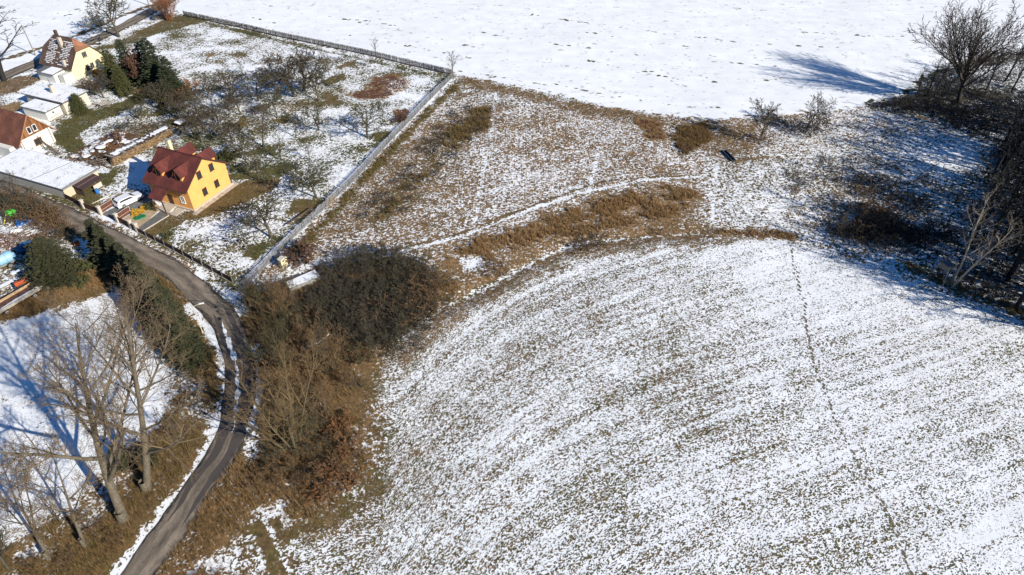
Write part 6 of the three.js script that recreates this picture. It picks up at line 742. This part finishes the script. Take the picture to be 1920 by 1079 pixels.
plantProto('birch', growTree(560, { h: 17, r0: 0.22, stems: 2, spread: 12, foot: 0.4, taper: 0.8, rmin: 0.012, n: [14, 6, 4, 2], len: [0.28, 0.45, 0.5, 0.5], ang: [46, 42, 42, 40], from: [0.35, 0.2, 0.2, 0.2], segs: [8, 4, 3, 2, 1], sides: [9, 5, 3, 3, 3], up: [0.02, 0.08, 0.05, 0.03, 0], jit: [0.05, 0.13, 0.18, 0.2, 0.2] }), B.birch, twig(0.20, 0.16, 0.12), 17);
plant('birch', 'birch_tree', 1783, 537, 17.5, 'pale two stemmed bare tree at the wood edge beside the game feeder', 'tree', null, { turn: 1.2, tx: 0, tz: 0.13 });
{ const t = thing('dead_tree', at(1864, 438), 0, 'dark dead trunk with its top broken off inside the wood', 'dead tree'), w = new Wood(); w.tube([V3(0, -0.2, 0), V3(-0.1, 4, 0), V3(-0.5, 8, 0.2), V3(-0.7, 11.5, 0.2)], [0.34, 0.27, 0.21, 0.14], 9); part(t, 'trunk', w.geo(), B.wood); const s = new Wood(); for (let i = 0; i < 7; i++) s.tube([V3(-0.2, 3 + i * 1.1, 0), V3(-0.2 + Math.cos(i * 2.3) * 0.9, 3.5 + i * 1.1, Math.sin(i * 2.3) * 0.9)], [0.05, 0.025], 5); part(t, 'stub', s.geo(), B.wood); }
{ const R = RNG(600), P = GL([[1800, 535], [1790, 470], [1830, 400], [1850, 330], [1870, 275], [1920, 250], [2300, 230], [2500, 560], [2300, 760], [1990, 632], [1900, 585]]), xs = P.map((p) => p[0]), zs = P.map((p) => p[1]), a = Math.min(...xs), b = Math.min(150, Math.max(...xs)), c = Math.min(...zs), d = Math.max(...zs), kept = []; let i = 0;
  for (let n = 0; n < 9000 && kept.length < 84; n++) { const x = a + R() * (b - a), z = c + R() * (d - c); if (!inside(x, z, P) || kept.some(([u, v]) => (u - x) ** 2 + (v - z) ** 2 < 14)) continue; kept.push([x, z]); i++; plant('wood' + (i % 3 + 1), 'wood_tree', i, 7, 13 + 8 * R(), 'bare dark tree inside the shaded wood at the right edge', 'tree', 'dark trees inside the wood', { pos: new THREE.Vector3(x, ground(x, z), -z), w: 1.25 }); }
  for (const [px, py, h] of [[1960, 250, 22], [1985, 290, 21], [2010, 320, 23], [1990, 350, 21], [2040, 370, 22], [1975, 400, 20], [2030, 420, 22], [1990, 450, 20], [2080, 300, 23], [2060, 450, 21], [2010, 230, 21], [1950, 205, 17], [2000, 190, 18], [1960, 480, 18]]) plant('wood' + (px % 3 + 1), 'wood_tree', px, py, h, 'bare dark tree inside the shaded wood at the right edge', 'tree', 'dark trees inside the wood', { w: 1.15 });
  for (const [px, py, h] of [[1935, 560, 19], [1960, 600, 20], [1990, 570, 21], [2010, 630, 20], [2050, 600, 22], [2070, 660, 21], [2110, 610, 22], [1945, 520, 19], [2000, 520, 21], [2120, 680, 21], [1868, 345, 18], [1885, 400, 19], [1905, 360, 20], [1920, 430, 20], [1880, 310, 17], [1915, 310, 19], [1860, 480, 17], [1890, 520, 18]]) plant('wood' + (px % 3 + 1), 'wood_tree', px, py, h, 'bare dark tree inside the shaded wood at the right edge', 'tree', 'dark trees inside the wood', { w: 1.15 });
  const P2 = GL([[1770, 530], [1770, 450], [1830, 380], [1850, 300], [1930, 270], [2020, 300], [2050, 640], [1960, 612], [1880, 578]]); const k2 = []; for (let n = 0; n < 9000 && k2.length < 64; n++) { const x = 60 + R() * 60, z = 66 + R() * 70; if (!inside(x, z, P2) || k2.some(([u, v]) => (u - x) ** 2 + (v - z) ** 2 < 8)) continue; k2.push([x, z]); plant('dark' + (n % 2 + 1), 'wood_bush', n, 3, 1.8 + 1.6 * R(), 'dark leafless bush on the shaded floor inside the wood', 'bush', 'dark bushes on the wood floor', { pos: new THREE.Vector3(x, ground(x, z), -z), w: 1.4 }); }
}
// ------------------------------------------------------------------ dry grass, tufts without number
{ const R = RNG(700), tuft = (n, spread) => { const w = new Wood(), V = V3; for (let i = 0; i < n; i++) { const a = i * 2.4 + R(), r = 0.1 * Math.sqrt(R()), h = 0.55 + 0.5 * R(), o = spread * (0.4 + 0.8 * R()), x = Math.cos(a), z = Math.sin(a); w.tri(V(x * r - z * 0.028, 0, z * r + x * 0.028), V(x * r + z * 0.028, 0, z * r - x * 0.028), V(x * (r + o), h, z * (r + o))); } return w.geo(); };
  const kinds = [[tuft(11, 0.35), 'dry_grass', 'dry straw and brown grass standing in tussocks over meadow, banks and verges'], [tuft(9, 0.7), 'flattened_grass', 'short flattened brown grass poking through the snow of meadow and garden']], lists = [[], []];
  for (let n = 0; n < 620000; n++) { const x = -112 + R() * 222, z = 30 + R() * 136, v = sample(VEG, x, z); if (R() > v * 0.9) continue; const i = clamp(((x - X0) / CELL) | 0, 0, NX - 1), j = clamp(((z - Z0) / CELL) | 0, 0, NZ - 1); if (BAR[j * NX + i]) continue; lists[v > 0.45 ? 0 : 1].push(x, z, v, sample(TONE, x, z)); }
  const m4 = new THREE.Matrix4(), q = new THREE.Quaternion(), Y = V3(0, 1, 0), col = new THREE.Color();
  kinds.forEach(([g, name, label], k) => { const L = lists[k], N = L.length / 4, im = shade(new THREE.InstancedMesh(g, new THREE.MeshStandardMaterial({ color: 0xffffff, roughness: 0.95, side: THREE.DoubleSide }), N));
    for (let i = 0; i < N; i++) { const [x, z, v, t] = L.slice(i * 4, i * 4 + 4), s = (k ? 0.28 + 0.25 * R() : 0.35 + 0.55 * R() * (0.5 + v)); q.setFromAxisAngle(Y, R() * 6.28); m4.compose(V3(x, ground(x, z) - 0.02, -z), q, V3(s * 1.2, s * (k ? 0.7 : 1), s * 1.2)); im.setMatrixAt(i, m4);
      const tt = clamp(t + (R() - 0.5) * 0.35, -0.1, 1.2); let p = 0; while (p < PAL.length - 2 && tt > PAL[p + 1][0]) p++; const u = clamp((tt - PAL[p][0]) / (PAL[p + 1][0] - PAL[p][0])), f = 0.9 + 0.6 * R(); im.setColorAt(i, col.setRGB(...[1, 2, 3].map((c) => Math.min(0.8, mix(PAL[p][c], PAL[p + 1][c], u) * f)))); }
    im.name = name; tag(im, label, 'grass', null, 'stuff'); scene.add(im); console.log(name, N); });
}
{ let n = 0; scene.traverse((o) => { if (o.isMesh && !o.isInstancedMesh) n += (o.geometry.index ?? o.geometry.attributes.position).count / 3; }); console.log('triangles drawn', Math.round(n), 'top-level', scene.children.length); }
renderer.render(scene, camera);
